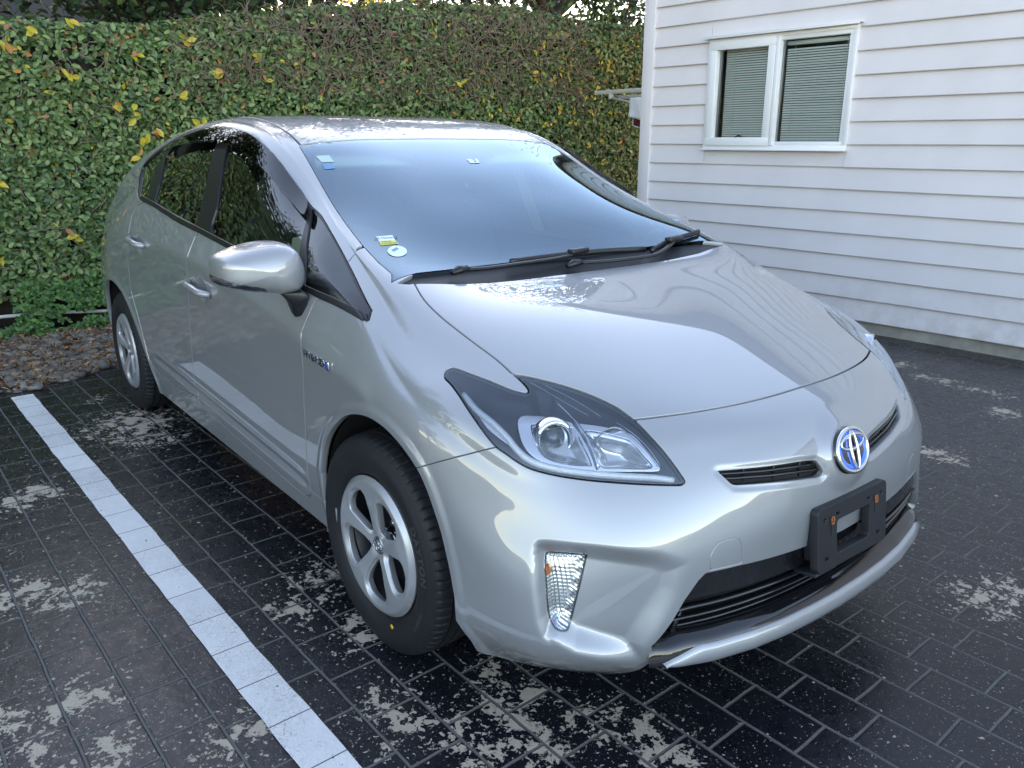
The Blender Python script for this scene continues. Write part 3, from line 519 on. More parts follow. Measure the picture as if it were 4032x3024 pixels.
# ---------------- car details
def nearest(p,m=None):
    V,N,F=body if m is None else m; i=np.argmin(((V-np.array(p))**2).sum(1)); return V[i],N[i]
def onsurf(pts,off,m=None):
    o=[]
    for p in pts:
        p=np.array(p,float); s=p[1]>0; q=p*[1,-1,1] if s else p; v,n=nearest(q,m); r=q+n*off; o.append(r*[1,-1,1] if s else r)
    return np.array(o)
def sym_obj(name,mb,mat,parents,**k):
    a=mb.build(name,mat,parents[0],**k); b=MB(); b.v=[(x,-y,z) for x,y,z in mb.v]; b.f=[tuple(reversed(f)) for f in mb.f]; b.m=mb.m; c=b.build(name,mat,parents[1],**k); return a,c
def super_(mb,c,d,e=.5,R=None,n=20,m=0):
    G=[]
    sg=lambda v,p:np.sign(v)*abs(v)**p
    for i in range(n+1):
        a=-math.pi/2+math.pi*i/n; row=[]
        for j in range(2*n):
            b=2*math.pi*j/(2*n); p=V3(d[0]/2*sg(math.cos(a),e)*sg(math.cos(b),e),d[1]/2*sg(math.cos(a),e)*sg(math.sin(b),e),d[2]/2*sg(math.sin(a),e))
            if R is not None: p=R@p
            row.append(p+np.array(c))
        G.append(row)
    mb.grid(G,m,wrapv=True)
def rot(ax,a):
    return np.array(Matrix.Rotation(a,3,ax))
# head lamps
M['lamp_dark']=pm('lamp_housing',(.006,.008,.013),.15,coat=.4); M['lamp_refl']=pm('lamp_reflector',(.66,.67,.68),.16,.72)
M['guide']=pm('light_guide',(.85,.87,.89),.18,.1,coat=1,bump=.4,bscale=260)
M['proj']=pm('projector_glass',(.10,.12,.12),.03,.35,coat=1)
vd=V3(-.707,.612,-.355)
ld=field(lamp,lp,'diag'); LV,LN,LF=lamp
LH=[sub('headlight'),sub('headlight')]
dep=.004+.050*sstep((-ld-.002)/.040)
sides('housing',(LV-LN*dep[:,None],LN,LF),M['lamp_dark'],LH)
sides('lens',nf(offs(lamp,.0005),depth=.01,r=.0015),M['clear'],LH)
rim,_=split((LV,LN,LF),-(ld+.006)); sides('seal',offs(rim,-.003),M['black_satin'],LH)
lc,_=split(lamp,field(lamp,smoothpoly(TR['lampchrome'],3,True),'diag'))
b1=smoothpoly(TR['lampbowl'],3,True); b2=smoothpoly(TR['lampbowl2'],3,True)
bw1,lc2=split(lc,field(lc,b1,'diag')); bw2,lc2=split(lc2,field(lc2,b2,'diag'))
sides('bezel',nf(offs(lc2,-.014),depth=.03,r=.003),M['chrome'],LH)
def bowl(m,poly,name,mat,dd):
    d=field(m,poly,'diag'); sides(name,(m[0]-m[1]*(.018+dd*sstep(-d/.03))[:,None],vnormals(m[0]-m[1]*(.018+dd*sstep(-d/.03))[:,None],m[2]),m[2]),mat,LH)
bowl(bw1,b1,'reflector',M['lamp_refl'],.018); bowl(bw2,b2,'reflector',M['lamp_refl'],.030)
def disc_at(c,axis,prof,name,mat,par,n=40):
    """lathe profile (r,h) about an axis direction"""
    ax=np.array(axis,float); ax/=np.linalg.norm(ax); a=np.cross(ax,(0,0,1)); a/=np.linalg.norm(a); b=np.cross(a,ax); mb=MB(); G=[]
    for q in np.linspace(0,2*math.pi,n,endpoint=False): G.append([np.array(c)+r*(math.cos(q)*a+math.sin(q)*b)+h*ax for r,h in prof])
    G.append(G[0]); mb.grid(G); return sym_obj(name,mb,mat,par)
pj=V3(*TR['lampproj'][0])+vd*.030; ax=V3(1,-.42,.12)
disc_at(pj,ax,[(.030,-.02),(.034,.010),(.040,.014),(.044,.010),(.047,-.004),(.047,-.02)],'projector_ring',M['chrome'],LH)
disc_at(pj,ax,[(0,.016),(.010,.0145),(.019,.010),(.026,.002),(.030,-.008)],'projector_lens',M['proj'],LH)
hb=V3(*TR['lamphigh'][0])+vd*.048
disc_at(hb,V3(1,-.35,.05),[(.006,-.02),(.012,-.022),(.026,-.012),(.036,.006),(.040,.016),(.043,.016)],'reflector',M['lamp_refl'],LH)
disc_at(hb,V3(1,-.35,.05),[(0,.012),(.006,.008),(.007,-.02)],'bulb',M['chrome_soft'],LH)
gm=MB(); gm.tube(smoothpoly(onsurf(TR['guide'],-.009),3),.0082,8); sym_obj('light_guide',gm,M['guide'],LH)
gm=MB(); gm.tube(smoothpoly(onsurf(TR['blade'],-.008),3),[.0025]*5+[.004]*8,8); sym_obj('divider',gm,M['chrome'],LH)
# small reflector wedge beside the guide
sr,_=split(lamp,field(lamp,smoothpoly(TR['lampside'],2,True),'diag')); sides('side_reflector',offs(sr,-.012),M['lamp_refl'],LH)
for st in (TR['strake1'],TR['strake2'],TR['strake3']):
    gm=MB(); gm.tube(smoothpoly(onsurf(st,-.006),3),.0011,5); sym_obj('strake',gm,M['chrome_soft'],LH)
# upper slots
SL=[sub('upper_grille'),sub('upper_grille')]
sides('backing',offs(slot,-.022),M['black_dull'],SL)
sv=slot[0]; y0,y1=sv[:,1].min(),sv[:,1].max()
for k,fz in enumerate((.36,.64)):
    pts=[]
    for y in np.linspace(y0+.012,y1-.01,12):
        c=sv[np.abs(sv[:,1]-y)<.012]; za,zb=c[:,2].min(),c[:,2].max(); z_=za+(zb-za)*fz; i=np.argmin(np.abs(c[:,2]-z_)+np.abs(c[:,1]-y)); pts.append((c[i,0]-.012,y,z_))
    gm=MB(); gm.tube(pts,.0035,6,flat=1,up=(0,0,1)); sym_obj('slat',gm,M['black_gloss'],SL)
for y in np.linspace(y0+.07,y1-.06,3):
    c=sv[np.abs(sv[:,1]-y)<.01]; gm=MB(); gm.box((c[:,0].mean()-.017,y,c[:,2].mean()),(.004,.003,c[:,2].max()-c[:,2].min()-.004)); sym_obj('rib',gm,M['black_gloss'],SL)
# lower grille
LG=sub('lower_grille'); gv,gn,gf=gr
_,gband=split(gr,gr[0][:,2]*-1+ .388+.0*gr[0][:,1]) if False else split(gr,gr[0][:,2]-(.395+.10*np.maximum(0,-gr[0][:,1]-.0)*.35))
sym('band',nf(offs(gband,-.010),depth=.03,r=.004),M['black_gloss'],LG)
sym('backing',offs(gr,-.095),M['black_dull'],LG)
gsd=np.array(gs); 
def ylim(z): return np.interp(z,gsd[::-1,1],gsd[::-1,0])
bx=body[0][(body[0][:,0]>.4)&(body[1][:,0]>.2)]
def fx(y,z):
    i=np.argmin((bx[:,1]+abs(y))**2+(bx[:,2]-z)**2); return bx[i,0]
for z_,dx in ((.376,.022),(.348,.030),(.322,.042),(.299,.055)):
    yl=abs(ylim(z_+.01))-.006; Y=np.linspace(-yl,yl,25); xs=np.array([fx(y,z_) for y in Y]); xs=np.convolve(np.r_[xs[0],xs,xs[-1]],[.25,.5,.25],'valid')
    gm=MB(); gm.tube([(x-dx,y,z_+.012*(y/.5)**2) for x,y in zip(xs,Y)],.011,10,flat=.45,up=(0,0,1)); gm.build('slat',M['black_gloss'],LG)
for sgn in (-1,1):
    for z0,z1,yy in ((.325,.385,.505),(.29,.335,.525)):
        gm=MB(); gm.box((fx(yy,z0)-.03,sgn*yy,(z0+z1)/2),(.012,.010,z1-z0),R=rot('X',sgn*.55)); gm.build('strut',M['black_gloss'],LG)
# lip spoiler
LY=np.array([0,.111,.223,.334,.445,.50,.535,.556]); LX=np.array([.884,.882,.877,.866,.845,.829,.818,.808]); LZ=np.array([.240,.241,.244,.249,.255,.259,.261,.263])
def lipc(y): a=abs(y); return np.interp(a,LY,LX),np.interp(a,LY,LZ)
prof=[(-.075,-.004),(-.02,-.004),(-.002,-.001),(.006,.006),(.0085,.018),(.005,.034),(-.001,.046),(-.006,.0485),(-.020,.046)]
G=[]
for y in np.r_[np.linspace(-.563,-.45,14),np.linspace(-.43,.43,45),np.linspace(.45,.563,14)]:
    x,z=lipc(y); k=min(1,(.566-abs(y))/.085)**.6; G.append([(x+a*1.0-(1-k)*.006,y,z+b*(k if b>0 else 1)+(1-k)*.004) for a,b in prof])
gm=MB(); gm.grid(G); LIP=sub('front_lip'); gm.build('lip_blade',M['paint'],LIP)
prof2=[(-.004,.038),(-.007,.0495),(-.018,.060),(-.036,.070),(-.050,.073),(-.066,.066),(-.105,.055),(-.135,.05)]
G=[]
for y in np.r_[np.linspace(-.585,-.45,14),np.linspace(-.43,.43,45),np.linspace(.45,.585,14)]:
    x,z=lipc(y); k=sstep((abs(y)-.50)/.085); G.append([(x+a-(abs(y)>.556)*(abs(y)-.556)*.9,y,z+b*(1-.25*k)-(.0 if b>.045 else .03*k)) for a,b in prof2])
gm=MB(); gm.grid(G); gm.build('lip_trim',M['black_gloss'],LIP)
# indicators in the bumper
M['ribbed']=nm('ribbed_reflector')[0]; t=M['ribbed'].node_tree; b=t.nodes['Principled BSDF']; b.inputs['Base Color'].default_value=(.80,.81,.83,1); b.inputs['Metallic'].default_value=.75; b.inputs['Roughness'].default_value=.12
tc=t.nodes.new('ShaderNodeTexCoord'); wv=t.nodes.new('ShaderNodeTexWave'); wv.bands_direction='Z'; wv.inputs['Scale'].default_value=38; wv.inputs['Distortion'].default_value=1.5; bp=t.nodes.new('ShaderNodeBump'); bp.inputs['Strength'].default_value=.45; bp.inputs['Distance'].default_value=.003
wv2=t.nodes.new('ShaderNodeTexWave'); wv2.bands_direction='Y'; wv2.inputs['Scale'].default_value=42; ad=t.nodes.new('ShaderNodeMath'); ad.operation='ADD'
t.links.new(tc.outputs['Object'],wv.inputs['Vector']); t.links.new(tc.outputs['Object'],wv2.inputs['Vector']); sc2=t.nodes.new('ShaderNodeMath'); sc2.operation='MULTIPLY'; sc2.inputs[1].default_value=.35; t.links.new(wv.outputs[1],sc2.inputs[0]); t.links.new(sc2.outputs[0],ad.inputs[0]); t.links.new(wv2.outputs[1],ad.inputs[1]); t.links.new(ad.outputs[0],bp.inputs['Height']); t.links.new(bp.outputs[0],b.inputs['Normal'])
M['amber']=pm('amber_bulb',(.85,.16,.02),.15,coat=.6)
FL=[sub('turn_signal'),sub('turn_signal')]
fd_=field(fog,fogc,'diag'); sides('reflector',(fog[0]-fog[1]*(.004+.022*sstep(-fd_/.02))[:,None],fog[1],fog[2]),M['ribbed'],FL)
sides('lens',nf(offs(fog,.001),depth=.006,r=.0015),M['clear'],FL)
edge,_=split(fog,-(fd_+.0035)); sides('gasket',offs(edge,.0005),M['black_satin'],FL)
fp=nearest(V3(.628,-.757,.487),fog)[0]; gm=MB(); super_(gm,fp+V3(-.015,.013,-.002),(.024,.030,.028),.8,n=10); sym_obj('bulb',gm,M['amber'],FL)
# ---------------- wheels
def hubcap():
    nr=42; nth=240; R_=np.linspace(.0,.199,nr)**1.0; TH=np.linspace(0,2*math.pi,nth,endpoint=False)
    hz=lambda r:-.072-.014*sstep(r/.05)-.012*sstep((r-.03)/.12)+.012*sstep((r-.184)/.016)
    V=[(0,hz(0),0)]; F=[]
    for i,r in enumerate(R_[1:]):
        for th in TH: V.append((r*math.cos(th),hz(r),r*math.sin(th)))
    for j in range(nth): F.append((0,1+j,1+(j+1)%nth))
    for i in range(nr-2):
        for j in range(nth):
            a=1+i*nth+j; b_=1+i*nth+(j+1)%nth; c_=a+nth; d_=b_+nth; F.append((a,c_,d_)); F.append((a,d_,b_))
    V=np.array(V); F=np.array(F); holes=[]
    for k in range(5):
        ph=math.radians(57+72*k); P=[(.043,0),(.052,-17),(.078,-24),(.112,-26.5),(.143,-24.5),(.160,-15),(.163,0),(.157,14),(.141,22.5),(.106,22),(.072,20),(.052,13)]
        holes.append(smoothpoly([(r*math.cos(ph+math.radians(a)),r*math.sin(ph+math.radians(a)),0) for r,a in P],4,True)[:,:2])
    D=np.min([field((V,None,F),[tuple(p) for p in h],'side') for h in holes],0); D=np.where(D>.5,.05,D)
    ang=np.arctan2(V[:,2],V[:,0]); sw=.5+.5*np.sin(5*(ang-math.radians(57))+math.pi/2+.9)
    V[:,1]+=.010*(1-sstep(D/.009))*(.15+.85*sw)
    N=vnormals(V,F); 
    if N[:,1].mean()>0: F=F[:,::-1].copy(); N=-N
    m=(V,N,F)
    for h in holes: _,m=split(m,field(m,[tuple(p) for p in h],'side'))
    return flange(m,depth=.022,r=.003,skip=lambda P:P[:,1]>1)
def textmesh(s,size,ext=.0,bold=False,sp=1.0):
    c=bpy.data.curves.new('t','FONT'); c.body=s; c.size=size; c.extrude=ext; c.align_x='CENTER'; c.align_y='CENTER'; c.space_character=sp
    if bold: c.offset=size*.025
    o=bpy.data.objects.new('t',c); COL.objects.link(o); bpy.context.view_layer.update(); dg=bpy.context.evaluated_depsgraph_get(); me=o.evaluated_get(dg).to_mesh()
    V=np.array([v.co[:] for v in me.vertices]); F=[tuple(p.vertices) for p in me.polygons]; o.evaluated_get(dg).to_mesh_clear(); bpy.data.objects.remove(o); bpy.data.curves.remove(c); return V,F
HC=hubcap()
TPR=[(.176,-.062),(.190,-.068),(.197,-.073),(.203,-.080),(.206,-.0805),(.212,-.087),(.228,-.0955),(.246,-.0995),(.262,-.1005),(.276,-.099),(.280,-.0965),(.290,-.0925),(.299,-.0865),(.305,-.081),(.3085,-.075),(.3105,-.066),(.3125,-.056),(.3135,-.048),(.3070,-.0475),(.3070,-.0415),(.3140,-.041),(.3150,-.028),(.3155,-.017),(.3085,-.0165),(.3085,-.0105),(.3158,-.010),(.3158,.010),(.3085,.0105),(.3085,.0165),(.3155,.017),(.3135,.041),(.3070,.0415),(.3070,.0475),(.3125,.056),(.3085,.072),(.300,.085),(.28,.096),(.24,.099),(.20,.08),(.18,.07)]
def tyre_mesh():
    n=432; G=[]
    for i in range(n):
        th=2*math.pi*i/n; row=[]
        for r,h in TPR:
            a=abs(h); rr=r
            if .048<=a<=.082 and r>.30:
                ph=(i+ (3 if h>0 else 0))%6
                if ph==0: rr-=.0045*min(1,(a-.046)/.012)
            elif a<.041 and r>.312:
                if (i+int(h*300))%8==0: rr-=.003
            if r>.30 or True: row.append((rr*math.cos(th),h,rr*math.sin(th)))
        G.append(row)
    G.append(G[0]); return G
TG=tyre_mesh()
M['disc']=pm('brake_disc',(.16,.16,.17),.35,.8); M['wheel_dark']=pm('wheel_dark',(.008,.009,.011),.45)
M['yellow']=pm('yellow_dot',(.80,.42,.02),.5); M['rubber_txt']=pm('tyre_lettering',(.045,.046,.05),.4)
HUBL='' 
WPROTO={}
def wheel(x,y,steer,label):
    wv=bpy.data.objects.new('wheel',None); COL.objects.link(wv); wv.parent=car; wv.empty_display_size=.1
    if not WPROTO:
        mb=MB(); mb.grid(TG); t_=mb.build('tyre',M['rubber'],wv,auto=28)
        h_=mk('hubcap',HC[0],np.ascontiguousarray(HC[2]),M['hub_silver'],wv,N=HC[1])
        mb=MB(); mb.lathe([(.178,-.062),(.172,-.055),(.168,.02),(.172,.07)],(0,0,0)); mb.lathe([(.0,-.012),(.06,-.012),(.075,-.004),(.12,-.010),(.165,.012),(.170,.03)],(0,0,0)); r_o=mb.build('rim',M['wheel_dark'],wv)
        mb=MB()
        for k in range(5):
            a=math.radians(57+36+72*k); mb.tube([(.052*math.cos(a),-.012,.052*math.sin(a)),(.052*math.cos(a),-.034,.052*math.sin(a))],.009,8)
        mb.lathe([(0,-.045),(.022,-.045),(.028,-.038),(.030,-.012)],(0,0,0),n=24); n_o=mb.build('wheel_nuts',M['chrome_soft'],wv)
        mb=MB(); mb.lathe([(.0,-.0765),(.024,-.0765),(.027,-.0745),(.0285,-.071)],(0,-.0045,0),n=36)
        e=lambda a_,b_,cz,r,nn=28:[(a_*math.cos(q),-.0825,cz+b_*math.sin(q)) for q in np.linspace(0,2*math.pi,nn)]
        mb.tube(e(.021,.0145,0,1),.0017,5,up=(0,1,0)); mb.tube(e(.0075,.0145,0,1),.0015,5,up=(0,1,0)); mb.tube(e(.0155,.0065,.0075,1),.0015,5,up=(0,1,0)); c_o=mb.build('centre_cap',M['chrome_soft'],wv)
        V,F=textmesh('DAYTON',.034,.0006,True,1.15); P=[]
        for vx,vy,vz in V:
            a=math.radians(17)-vx/.259; r=.259+vy; P.append((r*math.cos(a),-.1008-vz*.8,r*math.sin(a)))
        mb=MB(); mb.add(P,F); V,F=textmesh('195/65R15',.017,.0005,False,1.1); P=[]
        for vx,vy,vz in V:
            a=math.radians(-28)-vx/.256; r=.256+vy; P.append((r*math.cos(a),-.1006-vz*.8,r*math.sin(a)))
        x_o=mb.build('tyre_lettering',M['rubber_txt'],t_,smooth=False); mb=MB(); mb.add(P,F); y_o=mb.build('size_lettering',M['rubber_txt'],t_,smooth=False)
        WPROTO['l']=[t_,h_,r_o,n_o,c_o]; WPROTO['x']=[x_o,y_o]
    else:
        for o in WPROTO['l']:
            c=o.copy(); COL.objects.link(c); c.parent=wv
            if o is WPROTO['l'][0]:
                for q_ in WPROTO['x']:
                    x2=q_.copy(); COL.objects.link(x2); x2.parent=c
    wv.location=(x,y,.3155); wv.rotation_euler=(0,0,steer+(math.pi if y>0 else 0)); return wv
W1=wheel(0,-.752,.02,''); wheel(-2.7,-.752,0,''); wheel(0,.752,.02,''); wheel(-2.7,.752,0,'')
mb=MB(); a=math.radians(-69); mb.lathe([(0,0),(.0065,0),(.0072,.0015)],(.224*math.cos(a),-.0965,.224*math.sin(a)),n=16); mb.build('paint_dot',M['yellow'],WPROTO['l'][0])
# wheel wells
for x0,zc,r,nm_ in ((.065,.325,.381,'wheel_well'),(-2.64,.33,.438,'wheel_well')):
    mb=MB(); mb.lathe([(r,0),(r+.004,.05),(r,.26),(.0,.27)],(x0,-.828,zc),n=60,a0=-.05,a1=math.pi+.1)
    sym_obj(nm_,mb,M['black_dull'],(car,car))
for a,rr in ((2.75,.386),(3.08,.387)):
    mb=MB(); mb.tube([(.065+rr*math.cos(a),-.815,.325+rr*math.sin(a)),(.065+(rr-.012)*math.cos(a),-.815,.325+(rr-.012)*math.sin(a))],.011,10); mb.build('liner_clip',M['black_plastic'],car)
# mud flap / jack tab behind the front wheel
mb=MB(); mb.grid([[(-.292,-.848,.245),(-.292,-.852,.352)],[(-.225,-.846,.228),(-.215,-.850,.350)],[(-.222,-.80,.228),(-.212,-.80,.350)]]); mb.build('sill_end',P_,car)
mb=MB(); mb.lathe([(0,.001),(.008,.001),(.013,0),(.0135,.003)],(-.250,-.8535,.318),n=16); mb.build('sill_screw',M['disc'],car)
# underbody
mb=MB(); mb.box((-1.28,0,.235),(1.75,1.60,.07)); mb.box((-1.3,0,.24),(3.9,1.10,.10)); mb.box((.50,0,.21),(.42,1.0,.02)); mb.build('underbody',M['black_dull'],car)
# ---------------- mirror
rimo=[(-1.064,1.068),(-1.067,1.034),(-1.063,1.011),(-1.051,1.000),(-.998,.983),(-.931,.970),(-.898,.965),(-.850,.970),(-.829,.991),(-.824,1.031),(-.833,1.068),(-.847,1.090),(-.868,1.104),(-.894,1.110),(-.934,1.110),(-.986,1.103),(-1.022,1.094),(-1.050,1.082)]
ro=smoothpoly([(y,z,0) for y,z in rimo],5,True)[:,:2]; cc=V3(-.935,1.035)
mb=MB(); G=[]
for s,x in ((.93,-.452),(.985,-.450),(1.0,-.444),(1.0,-.415),(.992,-.395),(.975,-.377),(.945,-.360),(.90,-.345),(.84,-.333),(.74,-.322),(.60,-.313),(.42,-.307),(.22,-.3035),(.05,-.3025),(.0005,-.3024)):
    G.append([(x+.05*(cc[0]-p[0])*(-1)*0+ (p[0]-cc[0])*.22*0 ,cc[0]+(p[0]-cc[0])*s,cc[1]+(p[1]-cc[1])*s) for p in ro])
G=np.array(G); G[:,:,0]-= .02*np.maximum(0,-(G[:,:,1]+.93))   # swept back at the outer end
mb.grid(G,wrapv=True); mv=np.array(mb.v); mf=np.array(mb.f); mt_=np.vstack([mf[:,[0,1,2]],mf[:,[0,2,3]]]); mn=vnormals(mv,mt_)
if ((mv-mv.mean(0))*mn).sum()<0: mt_=mt_[:,::-1].copy(); mn=-mn
MR=[sub('side_mirror'),sub('side_mirror')]
hm=(mv,mn,mt_); sgp=[(-1.085,1.036),(-1.085,.97),(-1.0,.95),(-.945,.955),(-.953,.984),(-.968,.998),(-1.0,1.006),(-1.05,1.022)]
okf=lambda V:V[:,0]>-.47
sgm,hm2=cut(hm,[tuple(p) for p in smoothpoly([(a,b,0) for a,b in sgp],2,True,sharp=(0,1,3))[:,:2]],'front',.0008,okf)
sides('mirror_housing',nf(hm2,depth=.003,r=.001,skip=lambda P:P[:,0]<-.449),P_,MR)
sides('mirror_indicator',nf(offs(sgm,.0),depth=.006,r=.001),M['clear'],MR); sides('indicator_reflector',offs(sgm,-.004),M['lamp_refl'],MR)
for k in (.25,.5,.75):
    pts=[]
    for y in np.linspace(-1.05,-.962,10):
        c=sgm[0][np.abs(sgm[0][:,1]-y)<.006]; 
        if len(c)<2: continue
        za,zb=c[:,2].min(),c[:,2].max(); j=np.argmin(np.abs(c[:,2]-(za+(zb-za)*k))); pts.append(c[j]-V3(.002,0,0))
    gm=MB(); gm.tube(pts,.0012,5); sym_obj('indicator_line',gm,M['chrome'],MR)
mb=MB(); mb.add([(-.452-.02*max(0,-(p[0]+.93)) ,cc[0]+(p[0]-cc[0])*.93,cc[1]+(p[1]-cc[1])*.93) for p in ro],[tuple(range(len(ro)))]); sym_obj('mirror_glass',mb,M['chrome'],MR,smooth=False)
mb=MB(); T_=[(-.452,-.895,.978),(-.352,-.905,.972),(-.345,-.845,.972),(-.440,-.835,.980)]; B_=[(-.425,-.868,.945),(-.362,-.872,.930),(-.330,-.832,.962),(-.412,-.825,.970)]; C_=[(-.395,-.862,.900),(-.368,-.865,.893),(-.352,-.838,.900),(-.385,-.835,.905)]
bm=bmesh.new(); vv=[[bm.verts.new(p) for p in r] for r in (T_,B_,C_)]
for i in range(2):
    for j in range(4): bm.faces.new((vv[i][j],vv[i][(j+1)%4],vv[i+1][(j+1)%4],vv[i+1][j]))
bm.faces.new(vv[0][::-1]); bm.faces.new(vv[2]); bmesh.ops.recalc_face_normals(bm,faces=bm.faces); bmesh.ops.bevel(bm,geom=bm.edges[:],offset=.006,segments=2,affect='EDGES',profile=.5)
bm.verts.index_update(); mb=MB(); mb.add([v.co[:] for v in bm.verts],[[v.index for v in f.verts] for f in bm.faces]); bm.free(); sym_obj('mirror_foot',mb,M['black_satin'],(car,car))
# the far mirror is folded back along the door
pv=Vector((-.405,.868,0)); Rz=Matrix.Rotation(math.radians(80),3,'Z'); MR[1].rotation_euler=(0,0,math.radians(80)); MR[1].location=pv-Rz@pv+Vector((-.06,-.03,-.02))
# ---------------- door handles
for (a,b_,par) in (((-1.335,.868),(-1.105,.852),fds),((-2.150,.960),(-1.935,.944),rds)):
    mb=MB(); P=[];R_=[]
    for t_ in np.linspace(0,1,17):
        x=a[0]+(b_[0]-a[0])*t_; z=a[1]+(b_[1]-a[1])*t_+.004*math.sin(math.pi*t_); y=-.870-.030*min(1,math.sin(math.pi*min(max(t_,.0),1))*1.7)**.7; P.append((x,y,z)); R_.append(.0135 if .03<t_<.97 else .011)
    mb.tube(P,R_,12,up=(0,-.62,1)); sym_obj('door_handle',mb,P_,par)
    mb=MB(); mb.tube([(b_[0]+.004,-.868,b_[1]),(b_[0]+.006,-.888,b_[1])],.0125,12); sym_obj('handle_end',mb,M['black_satin'],par) if False else None
# ---------------- badges
M['badge_blue']=pm('badge_blue',(.01,.05,.35),.12,coat=1); M['badge_black']=pm('badge_black',(.006,.008,.012),.15,coat=1)
V,F=textmesh('HYBRID',.0275,.0018,True,1.02); mb=MB(); w_=V[:,0].max()-V[:,0].min(); sx=.132/w_
mb.add([(-.245+vx*sx,-.8685-vz-.0015,.800+vy*1.05-.045*vx*sx) for vx,vy,vz in V],F); mb.build('lettering',M['chrome'],sub('side_badge'),smooth=False); bdg=bpy.data.objects['lettering'].parent
mb=MB(); mb.box((-.163,-.870,.7965),(.022,.005,.026),bev=.002); mb.build('badge_frame',M['chrome'],bdg); mb=MB(); mb.box((-.1635,-.8735,.7965),(.010,.002,.017),bev=.0008); mb.build('badge_centre',M['badge_blue'],bdg)
ec=V3(.8655,0,.664); en=V3(.94,0,.34); en/=np.linalg.norm(en); eu=V3(-en[2],0,en[0]); er=V3(0,1,0)
EP=lambda a_,b_,h=0:ec+er*a_+eu*b_+en*h
EM=sub('front_emblem')
def ell(a_,b_,cy,r,name,mat,h=.006,cx=0,rr=None,flat=.7):
    q=np.linspace(0,2*math.pi,61); mb=MB(); P=[EP(cx+a_*math.cos(t_),cy+b_*math.sin(t_),h) for t_ in q]; R_=[r]*61 if rr is None else [rr(t_) for t_ in q]; mb.tube(P,R_,10,up=en,flat=flat,caps=False); mb.build(name,mat,EM)
er=er*.95; eu=eu*.95
mb=MB(); q=np.linspace(0,2*math.pi,49)[:-1]
mb.grid([[EP(0,0,.0035) for t_ in q],[EP(.064*math.cos(t_),.052*math.sin(t_),.0035) for t_ in q],[EP(.071*math.cos(t_),.059*math.sin(t_),0.001) for t_ in q],[EP(.073*math.cos(t_),.061*math.sin(t_),-.02) for t_ in q]],wrapv=True); mb.build('emblem_back',M['badge_black'],EM)
ell(.0665,.0545,0,.0060,'emblem_ring',M['chrome'],.004)
M['emb_blue']=pm('emblem_blue',(.01,.18,.80),.25,coat=1)
ell(.0555,.0435,0,.0068,'emblem_glow',M['emb_blue'],.0036,flat=.25)
ell(.0500,.0180,.0205,.0035,'emblem_oval',M['chrome'],.007,rr=lambda t_:.0026+.0022*abs(math.sin(t_)))
ell(.0145,.0480,0,.0035,'emblem_oval',M['chrome'],.0085,rr=lambda t_:.0024+.0026*abs(math.cos(t_)))
ell(.0200,.0500,0,.0045,'emblem_glow',M['emb_blue'],.0033,flat=.25)
ell(.0500,.0180,.0205,.0062,'emblem_glow',M['emb_blue'],.0032,flat=.2)
# ---------------- number plate bracket
PB=sub('plate_bracket'); PC=V3(.897,0,.474); tl=rot('Y',-.12)
def rrect(w,h,r,cx=0,cy=0,n=5):
    P=[]
    for sx,sy,a0 in ((1,1,0),(-1,1,90),(-1,-1,180),(1,-1,270)):
        for k in range(n+1):
            a=math.radians(a0+90*k/n); P.append((cx+sx*(w/2-r)+r*math.cos(a),cy+sy*(h/2-r)+r*math.sin(a)))
    return P
gy,gz=np.meshgrid(np.linspace(-.16,.16,161),np.linspace(-.09,.09,91),indexing='ij'); q=gy.shape
V=np.stack([np.zeros(q),gy,gz],-1).reshape(-1,3); i_=(np.arange(q[0]-1)[:,None]*q[1]+np.arange(q[1]-1)[None]).ravel(); F=np.vstack([np.stack([i_,i_+q[1],i_+q[1]+1],1),np.stack([i_,i_+q[1]+1,i_+1],1)]); N=np.tile([1.,0,0],(len(V),1)); pm_=(V,N,F)
pm_,_=split(pm_,field(pm_,rrect(.302,.158,.012),'front'))
HOL=[rrect(.150,.088,.010,0,-.006)]+[rrect(.009,.032,.004,s_*.098,.018) for s_ in (-1,1)]+[rrect(.015,.015,.007,s_*.126,.050) for s_ in (-1,1)]+[rrect(.022,.010,.002,s_*.068,.053) for s_ in (-1,1)]+[rrect(.022,.013,.001,s_*.115,-.050) for s_ in (-1,1)]
for h_ in HOL: _,pm_=split(pm_,field(pm_,h_,'front'))
pm_=flange(pm_,depth=.022,r=.002,skip=lambda P:P[:,0]>9); 
V,N,F=pm_; pm_=(V@tl.T+PC,N@tl.T,F); put('frame',pm_,M['black_plastic'],PB)
def pb(c,d,name='frame_bar',mat=None,bev=.003,par=PB):
    mb=MB(); p=tl@V3(*c); mb.box(PC+p,d,R=tl,bev=bev); return mb.build(name,mat or M['black_plastic'],par,auto=40)
pb((-.026,-.142,.01),(.034,.012,.125),'side_wall'); pb((-.026,.142,.01),(.034,.012,.125),'side_wall'); pb((-.026,0,.073),(.034,.28,.010),'top_wall'); pb((-.034,-.115,-.082),(.06,.09,.010),'foot')
M['rust']=pm('rusty_clip',(.36,.12,.04),.7,var=.3,vscale=60)
for s_ in (-1,1):
    mb=MB()
    for dy,dz,w_,h_ in ((0,.0075,.011,.004),(0,-.0075,.011,.004),(-.0045,0,.003,.012),(.0045,0,.003,.012)): mb.box(PC+tl@V3(.003,s_*.098+dy,.044+dz),(.004,w_,h_),R=tl)
    mb.build('clip',M['rust'],PB)
